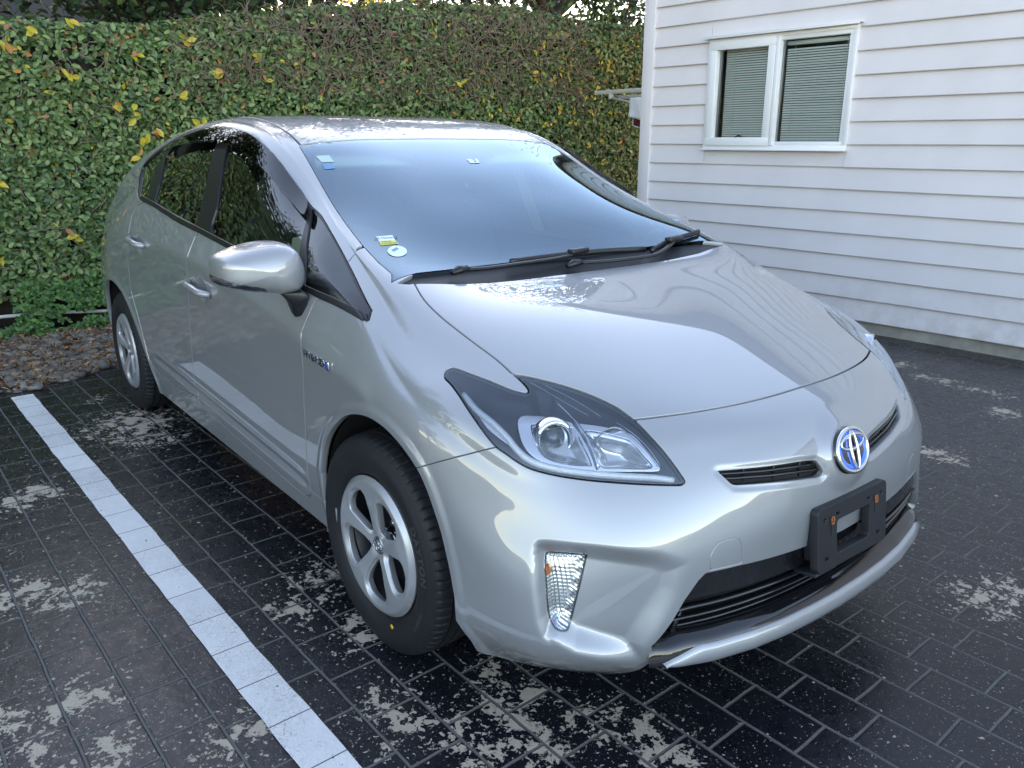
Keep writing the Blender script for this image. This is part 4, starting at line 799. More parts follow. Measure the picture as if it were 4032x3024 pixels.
# ---------------- wipers
def flatbar(mb,P,w,h,up=(0,0,1)): mb.tube(P,w,8,flat=h/w,up=up)
WP=[sub('windshield_wiper'),sub('windshield_wiper')]
for wi_,(arm,bl_,o_) in enumerate(((TR['wip1'][1:],TR['blade1'],.016),(TR['wip2'][1:],TR['blade2'],.016))):
    A_=smoothpoly(onsurf(arm,o_),3); mb=MB(); flatbar(mb,A_,.009,.006); mb.build('arm',M['black_satin'],WP[wi_])
    B_=smoothpoly(onsurf(bl_,.012),3); mb=MB(); flatbar(mb,B_,.006,.010); mb.build('blade',M['black_satin'],WP[wi_])
    mb=MB(); c=A_[0]; d_=A_[1]-A_[0]; d_/=np.linalg.norm(d_); mb.tube([c-d_*.055-V3(0,0,.010),c-d_*.03+V3(0,0,.000),c-d_*.001+V3(0,0,.002)],[.010,.017,.014],10,flat=.7); mb.build('pivot_cap',M['black_satin'],WP[wi_])
    mb=MB(); mb.box(A_[-1]+V3(.0,0,.004),(.030,.085,.018),R=rot('Z',.15),bev=.005); mb.build('blade_clip',M['black_satin'],WP[wi_])
# ---------------- windscreen stickers
def quad_map(Q,u,v): Q=np.array(Q); return (Q[0]*(1-u)*(1-v)+Q[1]*u*(1-v)+Q[2]*u*v+Q[3]*(1-u)*v)
def sticker(q,mat,name,off=.0015,round_=False):
    Q=onsurf(TR[q],off,base); mb=MB()
    if round_:
        c=Q.mean(0); a_=(Q[2]-Q[0])/2*1.0; b_=(Q[1]-Q[3])/2; a_=(Q[1]-Q[0]+Q[2]-Q[3])/2*.72; b_=(Q[0]-Q[3]+Q[1]-Q[2])/2*.72; mb.add([c+a_*math.cos(t_)+b_*math.sin(t_) for t_ in np.linspace(0,2*math.pi,33)[:-1]],[tuple(range(32))])
    else: mb.add(Q,[(0,1,2,3)])
    return mb.build(name,mat,o_ws,smooth=False),Q
def stext(s,Q,u,v,h,mat,off=.001,name='sticker_text'):
    V,F=textmesh(s,1.0); asp=np.linalg.norm(Q[1]-Q[0])/np.linalg.norm(Q[3]-Q[0]); n=np.cross(Q[1]-Q[0],Q[3]-Q[0]); n/=np.linalg.norm(n); n*=np.sign(n[2])
    mb=MB(); mb.add([quad_map(Q,u+vx*h/asp,v-vy*h)+n*off for vx,vy,vz in V],F); mb.build(name,mat,o_ws,smooth=False)
W_=pm('sticker_white',(.62,.74,.74),.4); Y_=pm('sticker_yellow',(.62,.60,.08),.4); K_=pm('sticker_ink',(.03,.04,.08),.5); B2=pm('sticker_blue',(.08,.24,.42),.4); G2=pm('sticker_pale',(.36,.52,.50),.4)
_,Q=sticker('stk1',W_,'service_sticker'); stext('AA Motoring',Q,.52,.5,.48,K_)
_,Q=sticker('stk2',Y_,'service_sticker'); stext('Safety',Q,.42,.3,.42,K_); stext('Certified',Q,.5,.72,.42,K_)
_,Q=sticker('stk3',W_,'round_sticker',round_=True); 
c=Q.mean(0); a_=(Q[1]-Q[0]+Q[2]-Q[3])/2; b_=(Q[0]-Q[3]+Q[1]-Q[2])/2; mb=MB(); n=np.cross(a_,b_); n/=np.linalg.norm(n); n*=np.sign(n[2])
mb.add([c+n*.001+a_*u+b_*v for u,v in ((-.25,.12),(.28,.12),(.28,.38),(-.25,.38))],[(0,1,2,3)]); mb.build('sticker_panel',B2,o_ws,smooth=False)
_,Q=sticker('stk4',W_,'year_sticker'); stext('2',Q,.62,.5,.85,K_)
sticker('stk5',G2,'permit_sticker'); sticker('stk6',B2,'permit_sticker')
# ---------------- cabin
M['dash']=pm('dash_plastic',(.10,.105,.11),.6,bump=.1,bscale=200); M['seat']=pm('seat_fabric',(.20,.20,.20),.9,bump=.2,bscale=150); M['trim']=pm('light_trim',(.72,.74,.62),.7)
mb=MB(); G=[]
for x,z_,wd in ((-.17,.93,.60),(-.24,.945,.66),(-.45,.945,.70),(-.62,.95,.72),(-.72,.93,.72),(-.78,.86,.72),(-.80,.60,.70)):
    G.append([(x-.05*math.cos(v*1.4)*0,v*wd,z_+.018*math.exp(-((v+.5)/.28)**2)*(x<-.4)) for v in np.linspace(-1,1,31)])
mb.grid(G); mb.build('dashboard',M['dash'],car)
SW=sub('steering_wheel'); mb=MB(); ct=V3(-.93,-.36,.90); Rw=rot('Y',-.45)
mb.tube([ct+Rw@V3(0,.185*math.cos(t_),.18*math.sin(t_)) for t_ in np.linspace(0,2*math.pi,41)],.015,8,up=(1,0,0),caps=False); mb.build('rim',M['dash'],SW)
mb=MB(); super_(mb,ct+V3(.02,0,0),(.06,.15,.12),.6,Rw,10); mb.tube([ct+Rw@V3(0,-.18,0),ct,ct+Rw@V3(0,.18,0)],.014,8); mb.tube([ct,ct+Rw@V3(0,0,-.17)],.014,8); mb.build('hub',M['dash'],SW)
for sx,yy in ((-1.28,-.37),(-1.28,.37),(-2.12,-.38),(-2.12,.38)):
    st=sub('seat'); mb=MB(); super_(mb,(sx+.20,yy,.52),(.52,.50,.20),.45,n=12); mb.build('cushion',M['seat'],st)
    mb=MB(); super_(mb,(sx-.13,yy,.80),(.16,.50,.62),.45,rot('Y',-.32),12); mb.build('backrest',M['seat'],st)
    mb=MB(); super_(mb,(sx-.25,yy,1.16),(.11,.26,.17),.55,rot('Y',-.25),10); mb.build('headrest',M['seat'],st)
    mb=MB(); mb.tube([(sx-.22,yy-.05,1.02),(sx-.25,yy-.05,1.12)],.006,6); mb.tube([(sx-.22,yy+.05,1.02),(sx-.25,yy+.05,1.12)],.006,6); mb.build('headrest_post',M['chrome_soft'],st)
mb=MB(); mb.box((-1.5,0,.36),(2.6,1.5,.08)); mb.box((-1.0,0,.62),(.5,.2,.3),bev=.03); mb.build('cabin_floor',M['shell'],car)
mb=MB(); mb.grid([[(-1.30,-.775,.96),(-1.36,-.66,1.32)],[(-1.22,-.78,.96),(-1.30,-.665,1.33)]]); mb.grid([[(-.62,-.775,.98),(-.70,-.715,1.08)],[(-.52,-.775,.98),(-.58,-.72,1.10)]]); sym_obj('pillar_trim',mb,M['trim'],(car,car))
mb=MB(); super_(mb,(-.90,0,1.275),(.03,.22,.065),.5,n=8); mb.tube([(-.90,0,1.28),(-.86,0,1.33)],.01,6); mb.build('rearview_mirror',M['dash'],car)
for sg in (-1,1):
    mb=MB(); mb.box((-.93,sg*.34,1.318),(.16,.42,.014),R=rot('Y',.35),bev=.005); mb.build('sun_visor',M['trim'],car)

# ================= the place =================
def leafmesh(P,Nn,D,L,W,tone,curl=.15):
    """P centre, Nn normal, D direction, L length, W width -> V,F(quads),tone per vertex"""
    n=len(P); D=D-(D*Nn).sum(1)[:,None]*Nn; D/=np.linalg.norm(D,axis=1)[:,None]+1e-9; S=np.cross(Nn,D); L=L[:,None]; W=W[:,None]; c=curl*W
    b=P-D*L*.5; t=P+D*L*.5-Nn*c*.6; l1=P-D*L*.18+S*W*.46+Nn*c; l2=P+D*L*.18+S*W*.42+Nn*c; r1=P-D*L*.18-S*W*.46+Nn*c; r2=P+D*L*.18-S*W*.42+Nn*c
    V=np.stack([b,l1,l2,t,r2,r1],1).reshape(-1,3); o=(np.arange(n)*6)[:,None]
    F=np.vstack([o+np.array([[0,3,2,1]]),o+np.array([[0,5,4,3]])]); return V,F,np.repeat(tone,6)
def attr(o,name,vals):
    a=o.data.attributes.new(name,'FLOAT','POINT'); a.data.foreach_set('value',np.asarray(vals,np.float32))
def leafmat(name,stops,rough=.42,trans=.25):
    m,t,b=nm(name); L=t.links.new; at=t.nodes.new('ShaderNodeAttribute'); at.attribute_name='tone'; cr=t.nodes.new('ShaderNodeValToRGB'); e=cr.color_ramp.elements
    e[0].position=stops[0][0]; e[0].color=(*stops[0][1],1); e[1].position=stops[-1][0]; e[1].color=(*stops[-1][1],1)
    for p,c in stops[1:-1]:
        q=e.new(p); q.color=(*c,1)
    L(at.outputs['Fac'],cr.inputs[0]); L(cr.outputs[0],b.inputs['Base Color']); b.inputs['Roughness'].default_value=rough; b.inputs['Specular IOR Level'].default_value=.4
    tl_=t.nodes.new('ShaderNodeBsdfTranslucent'); L(cr.outputs[0],tl_.inputs[0]); mx=t.nodes.new('ShaderNodeMixShader'); mx.inputs[0].default_value=trans
    o=t.nodes['Material Output']; L(b.outputs[0],mx.inputs[1]); L(tl_.outputs[0],mx.inputs[2]); L(mx.outputs[0],o.inputs[0]); return m
def unit(a): return a/(np.linalg.norm(a,axis=1)[:,None]+1e-9)
def noise2(x,y,seed=0,oct_=4,f=1.0):
    r=np.random.default_rng(seed); v=np.zeros_like(x); a=1
    for o in range(oct_):
        for k in range(5):
            th=r.uniform(0,2*math.pi); ph=r.uniform(0,2*math.pi); v+=a*np.sin((x*math.cos(th)+y*math.sin(th))*f*r.uniform(.7,1.4)+ph)
        a*=.55; f*=2.1
    return v/5
# ---------- ground
def v_rot(nd,t,src,ang):
    m=t.nodes.new('ShaderNodeMapping'); m.inputs['Rotation'].default_value=(0,0,ang); t.links.new(src,m.inputs[0]); return m
gm=MB(); gm.grid([[(-60,-60,-.03),(-60,60,-.03)],[(60,-60,-.03),(60,60,-.03)]]); tag(gm.build('ground',pm('soil',(.075,.072,.068),.9,bump=.5,bscale=8,var=.3,vscale=2)),kind='structure')
WEARPTS=[(-2.58,-0.87),(-2.28,-0.93),(-2.1,-0.84),(-3.01,-0.98),(-1.78,-1.45),(-1.74,-1.52),(-0.43,-0.81),(-0.46,-0.84),(-0.1,-0.83),(-0.08,-0.87),(0.23,-0.95),(0.34,-0.95),(0.45,-0.72),(0.44,-0.85),(0.42,-0.65),(0.55,-0.84),(0.59,-0.72),(0.61,-0.56),(0.77,-0.52),(0.71,-0.51),(0.31,-0.69),(-0.26,-1.62),(-0.01,-1.55),(-0.27,-1.56),(-0.94,-1.6),(-0.85,-1.49),(0.11,-1.31),(0.11,-1.26),(-0.3,-1.73),(-0.33,-0.97),(-0.44,-0.76),(-0.17,-1.74),(-0.59,3.25),(-0.36,3.1),(-0.25,3.1),(-0.06,3.07),(0.22,2.76),(0.07,3.06),(0.26,1.88),(0.32,1.87),(0.95,0.75),(0.98,0.86)]
WEAR=[(-2.45,-.92,.25,1),(-2.2,-.95,.18,.8),(2.2,2.6,.5,.5)]
WEAR+= [(a,b,.10,.85) for a,b in WEARPTS]
nx,ny=420,420; xs=np.linspace(-3.75,3.2,nx); ys=np.linspace(-2.6,4.4,ny); X,Y=np.meshgrid(xs,ys,indexing='ij'); wr=np.zeros_like(X)
for a,b,s,k in WEAR: wr=np.maximum(wr,k*np.exp(-((X-a)**2+(Y-b)**2)/(2*s*s)))
wr=wr+.22*noise2(X,Y,5,4,2.2)-.03
edge=-3.52-.12*np.sin(Y*1.1+.6)+.035*noise2(X*0,Y,3,4,5)
edge=np.interp(Y,[-2.6,-1.4,-1.21,-.73,0,4.4],[-3.32,-3.47,-3.38,-3.66,-3.72,-3.75])+.02*noise2(X*0,Y,3,4,9)
XX=np.maximum(X,edge); Z=np.zeros_like(X)+.0
V=np.stack([XX,Y,Z],-1).reshape(-1,3); i=np.arange(nx-1)[:,None]*ny+np.arange(ny-1)[None,:]; i=i.ravel(); F=np.stack([i,i+ny,i+ny+1,i+1],1)
m,t,b=nm('painted_pavers'); L=t.links.new; tc=t.nodes.new('ShaderNodeTexCoord'); ds=t.nodes.new('ShaderNodeTexNoise'); ds.inputs['Scale'].default_value=9; ds.inputs['Detail'].default_value=3
L(tc.outputs['Object'],ds.inputs['Vector']); sb=t.nodes.new('ShaderNodeVectorMath'); sb.operation='SUBTRACT'; sb.inputs[1].default_value=(.5,.5,.5); L(ds.outputs['Color'],sb.inputs[0]); sc_=t.nodes.new('ShaderNodeVectorMath'); sc_.operation='SCALE'; sc_.inputs['Scale'].default_value=.007; L(sb.outputs[0],sc_.inputs[0]); ad=t.nodes.new('ShaderNodeVectorMath'); L(tc.outputs['Object'],ad.inputs[0]); L(sc_.outputs[0],ad.inputs[1])
mp=t.nodes.new('ShaderNodeMapping'); mp.inputs['Rotation'].default_value=(0,0,-math.radians(2.0)); mp.inputs['Location'].default_value=(10.03,10.025,0); L(ad.outputs[0],mp.inputs[0])
bk=t.nodes.new('ShaderNodeTexBrick'); bk.offset=.32; bk.squash=1; bk.inputs['Scale'].default_value=1; bk.inputs['Brick Width'].default_value=.201; bk.inputs['Row Height'].default_value=.1428; bk.inputs['Mortar Size'].default_value=.0058; bk.inputs['Mortar Smooth'].default_value=.6; bk.inputs['Color1'].default_value=(.8,.8,.8,1); bk.inputs['Color2'].default_value=(1.25,1.25,1.25,1); bk.inputs['Bias'].default_value=0
L(mp.outputs[0],bk.inputs['Vector'])
def noi(s,d=6,r=.6,dist=0):
    n=t.nodes.new('ShaderNodeTexNoise'); n.inputs['Scale'].default_value=s; n.inputs['Detail'].default_value=d; n.inputs['Roughness'].default_value=r; n.inputs['Distortion'].default_value=dist; L(tc.outputs['Object'],n.inputs['Vector']); return n.outputs[0]
def mth(op,a,b_=None,c=None,cl=False):
    n=t.nodes.new('ShaderNodeMath'); n.operation=op; n.use_clamp=cl
    for k,v in enumerate((a,b_,c)):
        if v is None: continue
        if isinstance(v,(int,float)): n.inputs[k].default_value=v
        else: L(v,n.inputs[k])
    return n.outputs[0]
def mrange(v,a,b_,c=0,d=1,sm=False):
    n=t.nodes.new('ShaderNodeMapRange'); n.inputs[1].default_value=a; n.inputs[2].default_value=b_; n.inputs[3].default_value=c; n.inputs[4].default_value=d; L(v,n.inputs[0]); return n.outputs[0]
def mix(f,a,b_,bt='MIX'):
    n=t.nodes.new('ShaderNodeMixRGB'); n.blend_type=bt
    for k,v in ((0,f),(1,a),(2,b_)):
        if isinstance(v,(int,float)): n.inputs[k].default_value=v
        elif isinstance(v,tuple): n.inputs[k].default_value=(*v,1)
        else: L(v,n.inputs[k])
    return n.outputs[0]
wa=t.nodes.new('ShaderNodeAttribute'); wa.attribute_name='wear'; wf=wa.outputs['Fac']
big=mth('ADD',mth('ADD',mth('MULTIPLY',noi(17,8,.62,.5),.66),mth('MULTIPLY',noi(75,5,.7),.34)),mth('MULTIPLY',wf,.235)); pk=mrange(big,.675,.688)
sp=mth('ADD',noi(62,3,.5,.3),mth('MULTIPLY',wf,.09)); pk2=mrange(sp,.665,.68); sp3=mrange(mth('ADD',noi(150,2,.5),mth('MULTIPLY',noi(4,3),.12)),.735,.75)
peel=mth('MAXIMUM',mth('MAXIMUM',pk,pk2),sp3,cl=True)
mort=mth('SUBTRACT',1.0,bk.outputs['Fac']); joint=bk.outputs['Fac']
pc=mix(1,(.0055,.0070,.0115),bk.outputs['Color'],'MULTIPLY'); pc=mix(mrange(noi(7,5,.7),.42,.75,0,.55),pc,(.011,.0128,.018)); 
far=mrange(noi(1.1,2),.4,.6,0,.25); pc=mix(far,pc,(.013,.0145,.019))
conc=mix(noi(160,4,.7),(.25,.21,.16),(.62,.53,.42)); jc=mix(noi(30,4),(.070,.070,.069),(.165,.158,.146))
col=mix(peel,pc,conc); jf=mrange(joint,.15,.7); col=mix(jf,col,jc)
# moss in a few joints
ms=mth('MULTIPLY',jf,mrange(noi(2.3,3),.62,.70)); col=mix(mth('MULTIPLY',ms,.7),col,(.07,.11,.02)); L(col,b.inputs['Base Color'])
rg=mth('ADD',mrange(noi(24,5,.7),.3,.75,.20,.42),mth('MULTIPLY',mth('MAXIMUM',peel,jf),.5),cl=True); L(rg,b.inputs['Roughness']); b.inputs['Specular IOR Level'].default_value=.5
h=mth('ADD',mth('MULTIPLY',joint,-1.0),mth('ADD',mth('MULTIPLY',noi(55,5,.65),.40),mth('MULTIPLY',peel,-.16))); sx_=t.nodes.new('ShaderNodeSeparateColor'); L(bk.outputs['Color'],sx_.inputs[0]); h=mth('ADD',h,mth('ADD',mth('MULTIPLY',noi(6,2),1.1),mth('MULTIPLY',sx_.outputs[0],.9))); bp=t.nodes.new('ShaderNodeBump'); bp.inputs['Strength'].default_value=.75; bp.inputs['Distance'].default_value=.0045; L(h,bp.inputs['Height']); L(bp.outputs[0],b.inputs['Normal'])
pav=mk('paving',V,F,m,smooth=True); attr(pav,'wear',wr.ravel()); tag(pav,kind='structure')
gm=MB(); gm.grid([[(-3.0,-14,-.004),(-3.0,-2.58,-.004)],[(14,-14,-.004),(14,-2.58,-.004)]]); gm.grid([[(3.18,-2.6,-.004),(3.18,4.5,-.004)],[(14,-2.6,-.004),(14,4.5,-.004)]]); tag(gm.build('paving',m),kind='structure')
# white parking line
ca,sa=math.cos(math.radians(2.15)),math.sin(math.radians(2.15)); G=[]
for s in np.linspace(-3.36,3.0,500):
    wob=.0012*math.sin(s*9)+.0008*math.sin(s*31); row=[]
    for q in (-.056,-.02,.02,.055):
        qq=q+wob+.0006*math.sin(s*23+q*90); row.append((s*ca-(-1.17+qq)*sa,s*sa+(-1.17+qq)*ca-.003,.004))
    G.append(row)
m2,t,b=nm('line_paint'); L=t.links.new; tc=t.nodes.new('ShaderNodeTexCoord')
mp=t.nodes.new('ShaderNodeMapping'); mp.inputs['Rotation'].default_value=(0,0,-math.radians(2.0)); mp.inputs['Location'].default_value=(10.06,15.0,0); L(tc.outputs['Object'],mp.inputs[0])
bk=t.nodes.new('ShaderNodeTexBrick'); bk.offset=0; bk.inputs['Scale'].default_value=1; bk.inputs['Brick Width'].default_value=.188; bk.inputs['Row Height'].default_value=30; bk.inputs['Mortar Size'].default_value=.0022; bk.inputs['Mortar Smooth'].default_value=.4; bk.inputs['Color1'].default_value=(.9,.9,.9,1); bk.inputs['Color2'].default_value=(1,1,1,1); L(mp.outputs[0],bk.inputs['Vector'])
vo=t.nodes.new('ShaderNodeTexVoronoi'); vo.feature='DISTANCE_TO_EDGE'; vo.inputs['Scale'].default_value=75; dn=t.nodes.new('ShaderNodeTexNoise'); dn.inputs['Scale'].default_value=60; L(tc.outputs['Object'],dn.inputs['Vector']); L(mix(.02,tc.outputs['Object'],dn.outputs['Color'],'ADD'),vo.inputs['Vector'])
cr_=mth('MULTIPLY',mrange(vo.outputs['Distance'],.012,.045,1,0),mrange(noi(3.0,3),.40,.60,.05,.55))
wc=mix(noi(20,5),(.66,.655,.65),(.86,.85,.84)); wc=mix(1,wc,bk.outputs['Color'],'MULTIPLY'); wc=mix(cr_,wc,(.12,.11,.10)); wc=mix(mth('MAXIMUM',mrange(bk.outputs['Fac'],.1,.8),mrange(noi(38,3),.70,.72)),wc,(.10,.09,.08)); L(wc,b.inputs['Base Color']); b.inputs['Roughness'].default_value=.6
bp=t.nodes.new('ShaderNodeBump'); bp.inputs['Strength'].default_value=.6; bp.inputs['Distance'].default_value=.003; L(mth('ADD',mth('MULTIPLY',cr_,-.5),noi(45,5)),bp.inputs['Height']); L(bp.outputs[0],b.inputs['Normal'])
gm=MB(); gm.grid(G); tag(gm.build('white_line',m2),'cracked white painted parking line across the black pavers','painted line')
# ---------- gravel bed, litter, edging, pipe
gm=MB(); gm.grid([[(-5.6,-7,-.012),(-5.6,7,-.012)],[(-3.2,-7,-.008),(-3.2,7,-.008)]]); tag(gm.build('garden_soil',pm('mulch',(.13,.085,.06),.95,bump=.9,bscale=40,var=.4,vscale=14)),kind='structure')
bm=bmesh.new(); bmesh.ops.create_icosphere(bm,subdivisions=2,radius=1); bm.verts.index_update(); IV=np.array([v.co[:] for v in bm.verts]); IF=np.array([[v.index for v in f.verts] for f in bm.faces]); bm.free()
def rocks(n,xr,yr,s0,s1,edgef=True):
    VV=[];FF=[];TT=[]
    for k in range(n):
        x=RNG.uniform(*xr); y=RNG.uniform(*yr); e=np.interp(y,[-2.6,-1.4,-1.21,-.73,0,4.4],[-3.32,-3.47,-3.38,-3.66,-3.72,-3.75])
        if x>e+RNG.uniform(-.08,.04): continue
        a,b_,c=s0+(s1-s0)*RNG.random()**2.2,RNG.uniform(.6,1),RNG.uniform(.28,.55); th=RNG.uniform(0,math.pi); q=IV*(1+.16*np.sin(IV@RNG.normal(size=3)*2.2+RNG.uniform(0,6)))[:,None]
        q=np.sign(q)*np.abs(q)**.85; q=q*[a,a*b_,a*c]; tl_=RNG.normal(0,.18,2); Rm=rot('Z',th)@rot('X',tl_[0])@rot('Y',tl_[1]); VV.append(q@Rm.T+[x,y,a*c*RNG.uniform(.2,.8)+RNG.uniform(0,.012)]); FF.append(IF+len(IV)*(len(VV)-1)); TT.append(np.full(len(IV),RNG.random()))
    return np.vstack(VV),np.vstack(FF),np.concatenate(TT)
a_=rocks(3300,(-4.9,-3.3),(-1.75,.3),.010,.050); b2_=rocks(1500,(-4.9,-3.3),(-5,-1.75),.02,.06); c2_=rocks(1300,(-4.9,-3.6),(.3,5.5),.02,.06)
m,t,b=nm('river_stone'); L=t.links.new; tc=t.nodes.new('ShaderNodeTexCoord'); at=t.nodes.new('ShaderNodeAttribute'); at.attribute_name='tone'; cr=t.nodes.new('ShaderNodeValToRGB'); e=cr.color_ramp.elements; e[0].color=(.11,.10,.09,1); e[1].color=(.36,.31,.25,1)
for p,c in ((.35,(.16,.148,.13)),(.6,(.21,.18,.145)),(.8,(.28,.20,.13)),(.9,(.24,.235,.225))): q=e.new(p); q.color=(*c,1)
L(at.outputs['Fac'],cr.inputs[0]); L(mix(mrange(noi(30,5),.3,.7,0,.5),cr.outputs[0],(.10,.095,.09)),b.inputs['Base Color']); b.inputs['Roughness'].default_value=.75; bp=t.nodes.new('ShaderNodeBump'); bp.inputs['Strength'].default_value=.3; bp.inputs['Distance'].default_value=.003; L(noi(120,4),bp.inputs['Height']); L(bp.outputs[0],b.inputs['Normal'])
o=0;VV=[];FF=[];TT=[]
for a in (a_,b2_,c2_): VV.append(a[0]);FF.append(a[1]+o);TT.append(a[2]);o+=len(a[0])
g_=mk('gravel',np.vstack(VV),np.vstack(FF),m); attr(g_,'tone',np.concatenate(TT)); tag(g_,'grey and brown river stones in the bed before the hedge','gravel',kind='stuff')
n=5600; P=np.stack([RNG.uniform(-4.9,-3.3,n),RNG.uniform(-3,1.0,n),RNG.uniform(.015,.058,n)],1); e=np.interp(P[:,1],[-2.6,-1.4,-1.21,-.73,0,4.4],[-3.32,-3.47,-3.38,-3.66,-3.72,-3.75]); P=P[P[:,0]<e+.02+RNG.exponential(.03,n)*(RNG.random(n)<.3)]; n=len(P)
Nn=unit(RNG.normal(0,.45,(n,3))+[0,0,1]); V,F,T=leafmesh(P,Nn,RNG.normal(size=(n,3)),RNG.uniform(.012,.055,n),RNG.uniform(.006,.022,n),RNG.random(n),.4)
lt=mk('leaf_litter',V,F,leafmat('dry_leaf',[(0,(.16,.075,.04)),(.5,(.30,.17,.09)),(.9,(.42,.29,.17)),(1,(.45,.16,.06))],.7,.1)); attr(lt,'tone',T); tag(lt,'dry brown leaves and bark chips among the stones','leaf litter',kind='stuff')
mb=MB(); G=[[(-4.86+.02*math.sin(y*2.1),y,0),(-4.855+.02*math.sin(y*2.1),y,.055+.012*math.sin(y*3)),(-4.885+.02*math.sin(y*2.1),y,.06+.012*math.sin(y*3)),(-4.9+.02*math.sin(y*2.1),y,0)] for y in np.linspace(-6,6,90)]; mb.grid(G); tag(mb.build('garden_edging',M['black_plastic']),'low black strip edging the gravel bed under the hedge','edging')
mb=MB(); mb.tube([(-4.93+.01*math.sin(y*1.7),y,.165-.05*(y+1.2)+.008*math.sin(y*5)) for y in np.linspace(-1.9,.9,30)],.013,10); tag(mb.build('white_pipe',pm('pvc',(.48,.48,.45),.4,var=.15,vscale=14)),'white plastic pipe lying along the foot of the hedge','pipe')
# ---------- hedge
def ztop(y): return np.interp(y,[-9,-3.2,-2.0,-1.35,-.87,.1,1.1,1.8,2.6,3.5,5.2,9],[3.5,3.4,2.9,2.2,2.15,2.20,2.37,2.50,2.58,2.62,2.58,2.5])
def face(y,z): return -5.03+.055*noise2(y,z*1.3,11,4,2.2)+.10*sstep((.45-z)/.5)-.10*sstep((z-ztop(y)+.25)/.3)
hedge=empty('hedge',(0,0,0),'tall clipped hedge of small dark leaves behind the car','hedge')
def hleaves(n,yr,zlo,cover):
    y=RNG.uniform(*yr,n); z=zlo+(ztop(y)-zlo+.02)*RNG.random(n); dpt=RNG.exponential(.055,n)
    # thin bare patches, mainly high up
    bare=noise2(y,z*1.4,21,3,2.6)+.5*sstep((z-1.7)/.6)*(1-np.abs(y-2.0)/4)-.15
    keep=RNG.random(n)>np.clip((bare-.20)*1.3,0,.80)*(dpt<.12); y,z,dpt=y[keep],z[keep],dpt[keep]; n=len(y)
    P=np.stack([face(y,z)-dpt+RNG.normal(0,.018,n),y,z],1); Nn=unit(np.stack([np.full(n,1.0),RNG.normal(0,.55,n),RNG.normal(.35,.5,n)],1)); D=np.stack([RNG.normal(0,.3,n),RNG.normal(0,1,n),RNG.normal(-.35,.8,n)],1)
    L_=RNG.uniform(.034,.066,n); return P,Nn,D,L_,L_*RNG.uniform(.50,.68,n)
def htone(P,n):
    t_=RNG.random(n)*.72; t_=t_**1.0; y=P[:,1]; z=P[:,2]; cl=noise2(y,z,33,3,5)
    py=.010+.085*sstep((y-2.0)/1.5)*(cl>.15)*(z<2.45); r=RNG.random(n); t_=np.where(r<py,RNG.uniform(.80,.92,n),t_); t_=np.where(r>1-.012-.02*(z>1.8),RNG.uniform(.94,1,n),t_); return t_
sets=[hleaves(66000,(-1.7,5.9),.25,1),hleaves(36000,(-8.5,-1.7),.2,1)]
# top surface
n=9000; y=RNG.uniform(-2.5,6,n); d=RNG.random(n)*.8; P=np.stack([-5.10-d,y,ztop(y)+.035*noise2(y,d*3,41,3,4)+RNG.normal(0,.022,n)],1); L_=RNG.uniform(.032,.06,n); sets.append((P,unit(np.stack([RNG.normal(.3,.5,n),RNG.normal(0,.5,n),np.full(n,1.)],1)),RNG.normal(size=(n,3)),L_,L_*.58))
VV=[];FF=[];TT=[];o=0
for S in sets:
    V,F,T=leafmesh(*S,htone(S[0],len(S[0])),.22); VV.append(V);FF.append(F+o);TT.append(T);o+=len(V)
# clusters of larger yellow leaves
n=0; Pc=[]
for k in range(95):
    y=RNG.uniform(-1.4,5.0); 
    if RNG.random()>.35+.65*(y>1.8): continue
    z=RNG.uniform(.6,2.3); 
    for j in range(RNG.integers(2,4)): Pc.append((y+RNG.normal(0,.022),z+RNG.normal(0,.022)))
for k in range(16):
    y=RNG.uniform(-1.2,.7); z=RNG.uniform(.5,2.1)
    for j in range(3): Pc.append((y+RNG.normal(0,.03),z+RNG.normal(0,.03)))
Pc=np.array(Pc); n=len(Pc); P=np.stack([face(Pc[:,0],Pc[:,1])+.03,Pc[:,0],Pc[:,1]],1); V,F,T=leafmesh(P,unit(np.stack([np.full(n,1.),RNG.normal(0,.4,n),RNG.normal(.2,.4,n)],1)),RNG.normal(size=(n,3))+[0,0,-.4],RNG.uniform(.05,.075,n)*(1+.35*(Pc[:,0]<.8)),RNG.uniform(.028,.038,n)*(1+.3*(Pc[:,0]<.8)),RNG.uniform(.82,.97,n),.2); VV.append(V);FF.append(F+o);TT.append(T)
HM=leafmat('hedge_leaf',[(0,(.042,.088,.034)),(.3,(.095,.180,.060)),(.6,(.190,.280,.105)),(.78,(.25,.31,.12)),(.80,(.42,.42,.04)),(.92,(.56,.40,.05)),(.94,(.48,.20,.06)),(1,(.30,.16,.08))],.33,.18)
hf_=mk('foliage',np.vstack(VV),np.vstack(FF),HM,hedge,smooth=False); attr(hf_,'tone',np.concatenate(TT))
core=MB(); ys_=np.linspace(-8.6,6.2,70); core.grid([[(-5.22,y,0),(-5.22,y,ztop(y)-.12),(-5.35,y,ztop(y)-.05),(-5.85,y,ztop(y)-.05),(-5.9,y,0)] for y in ys_]); core.add([(-5.22,ys_[-1],0),(-5.22,ys_[-1],2.4),(-5.9,ys_[-1],2.4),(-5.9,ys_[-1],0)],[(0,1,2,3)]); core.build('inner_growth',pm('hedge_core',(.020,.017,.012),.95,bump=.8,bscale=25,var=.5,vscale=12),hedge)
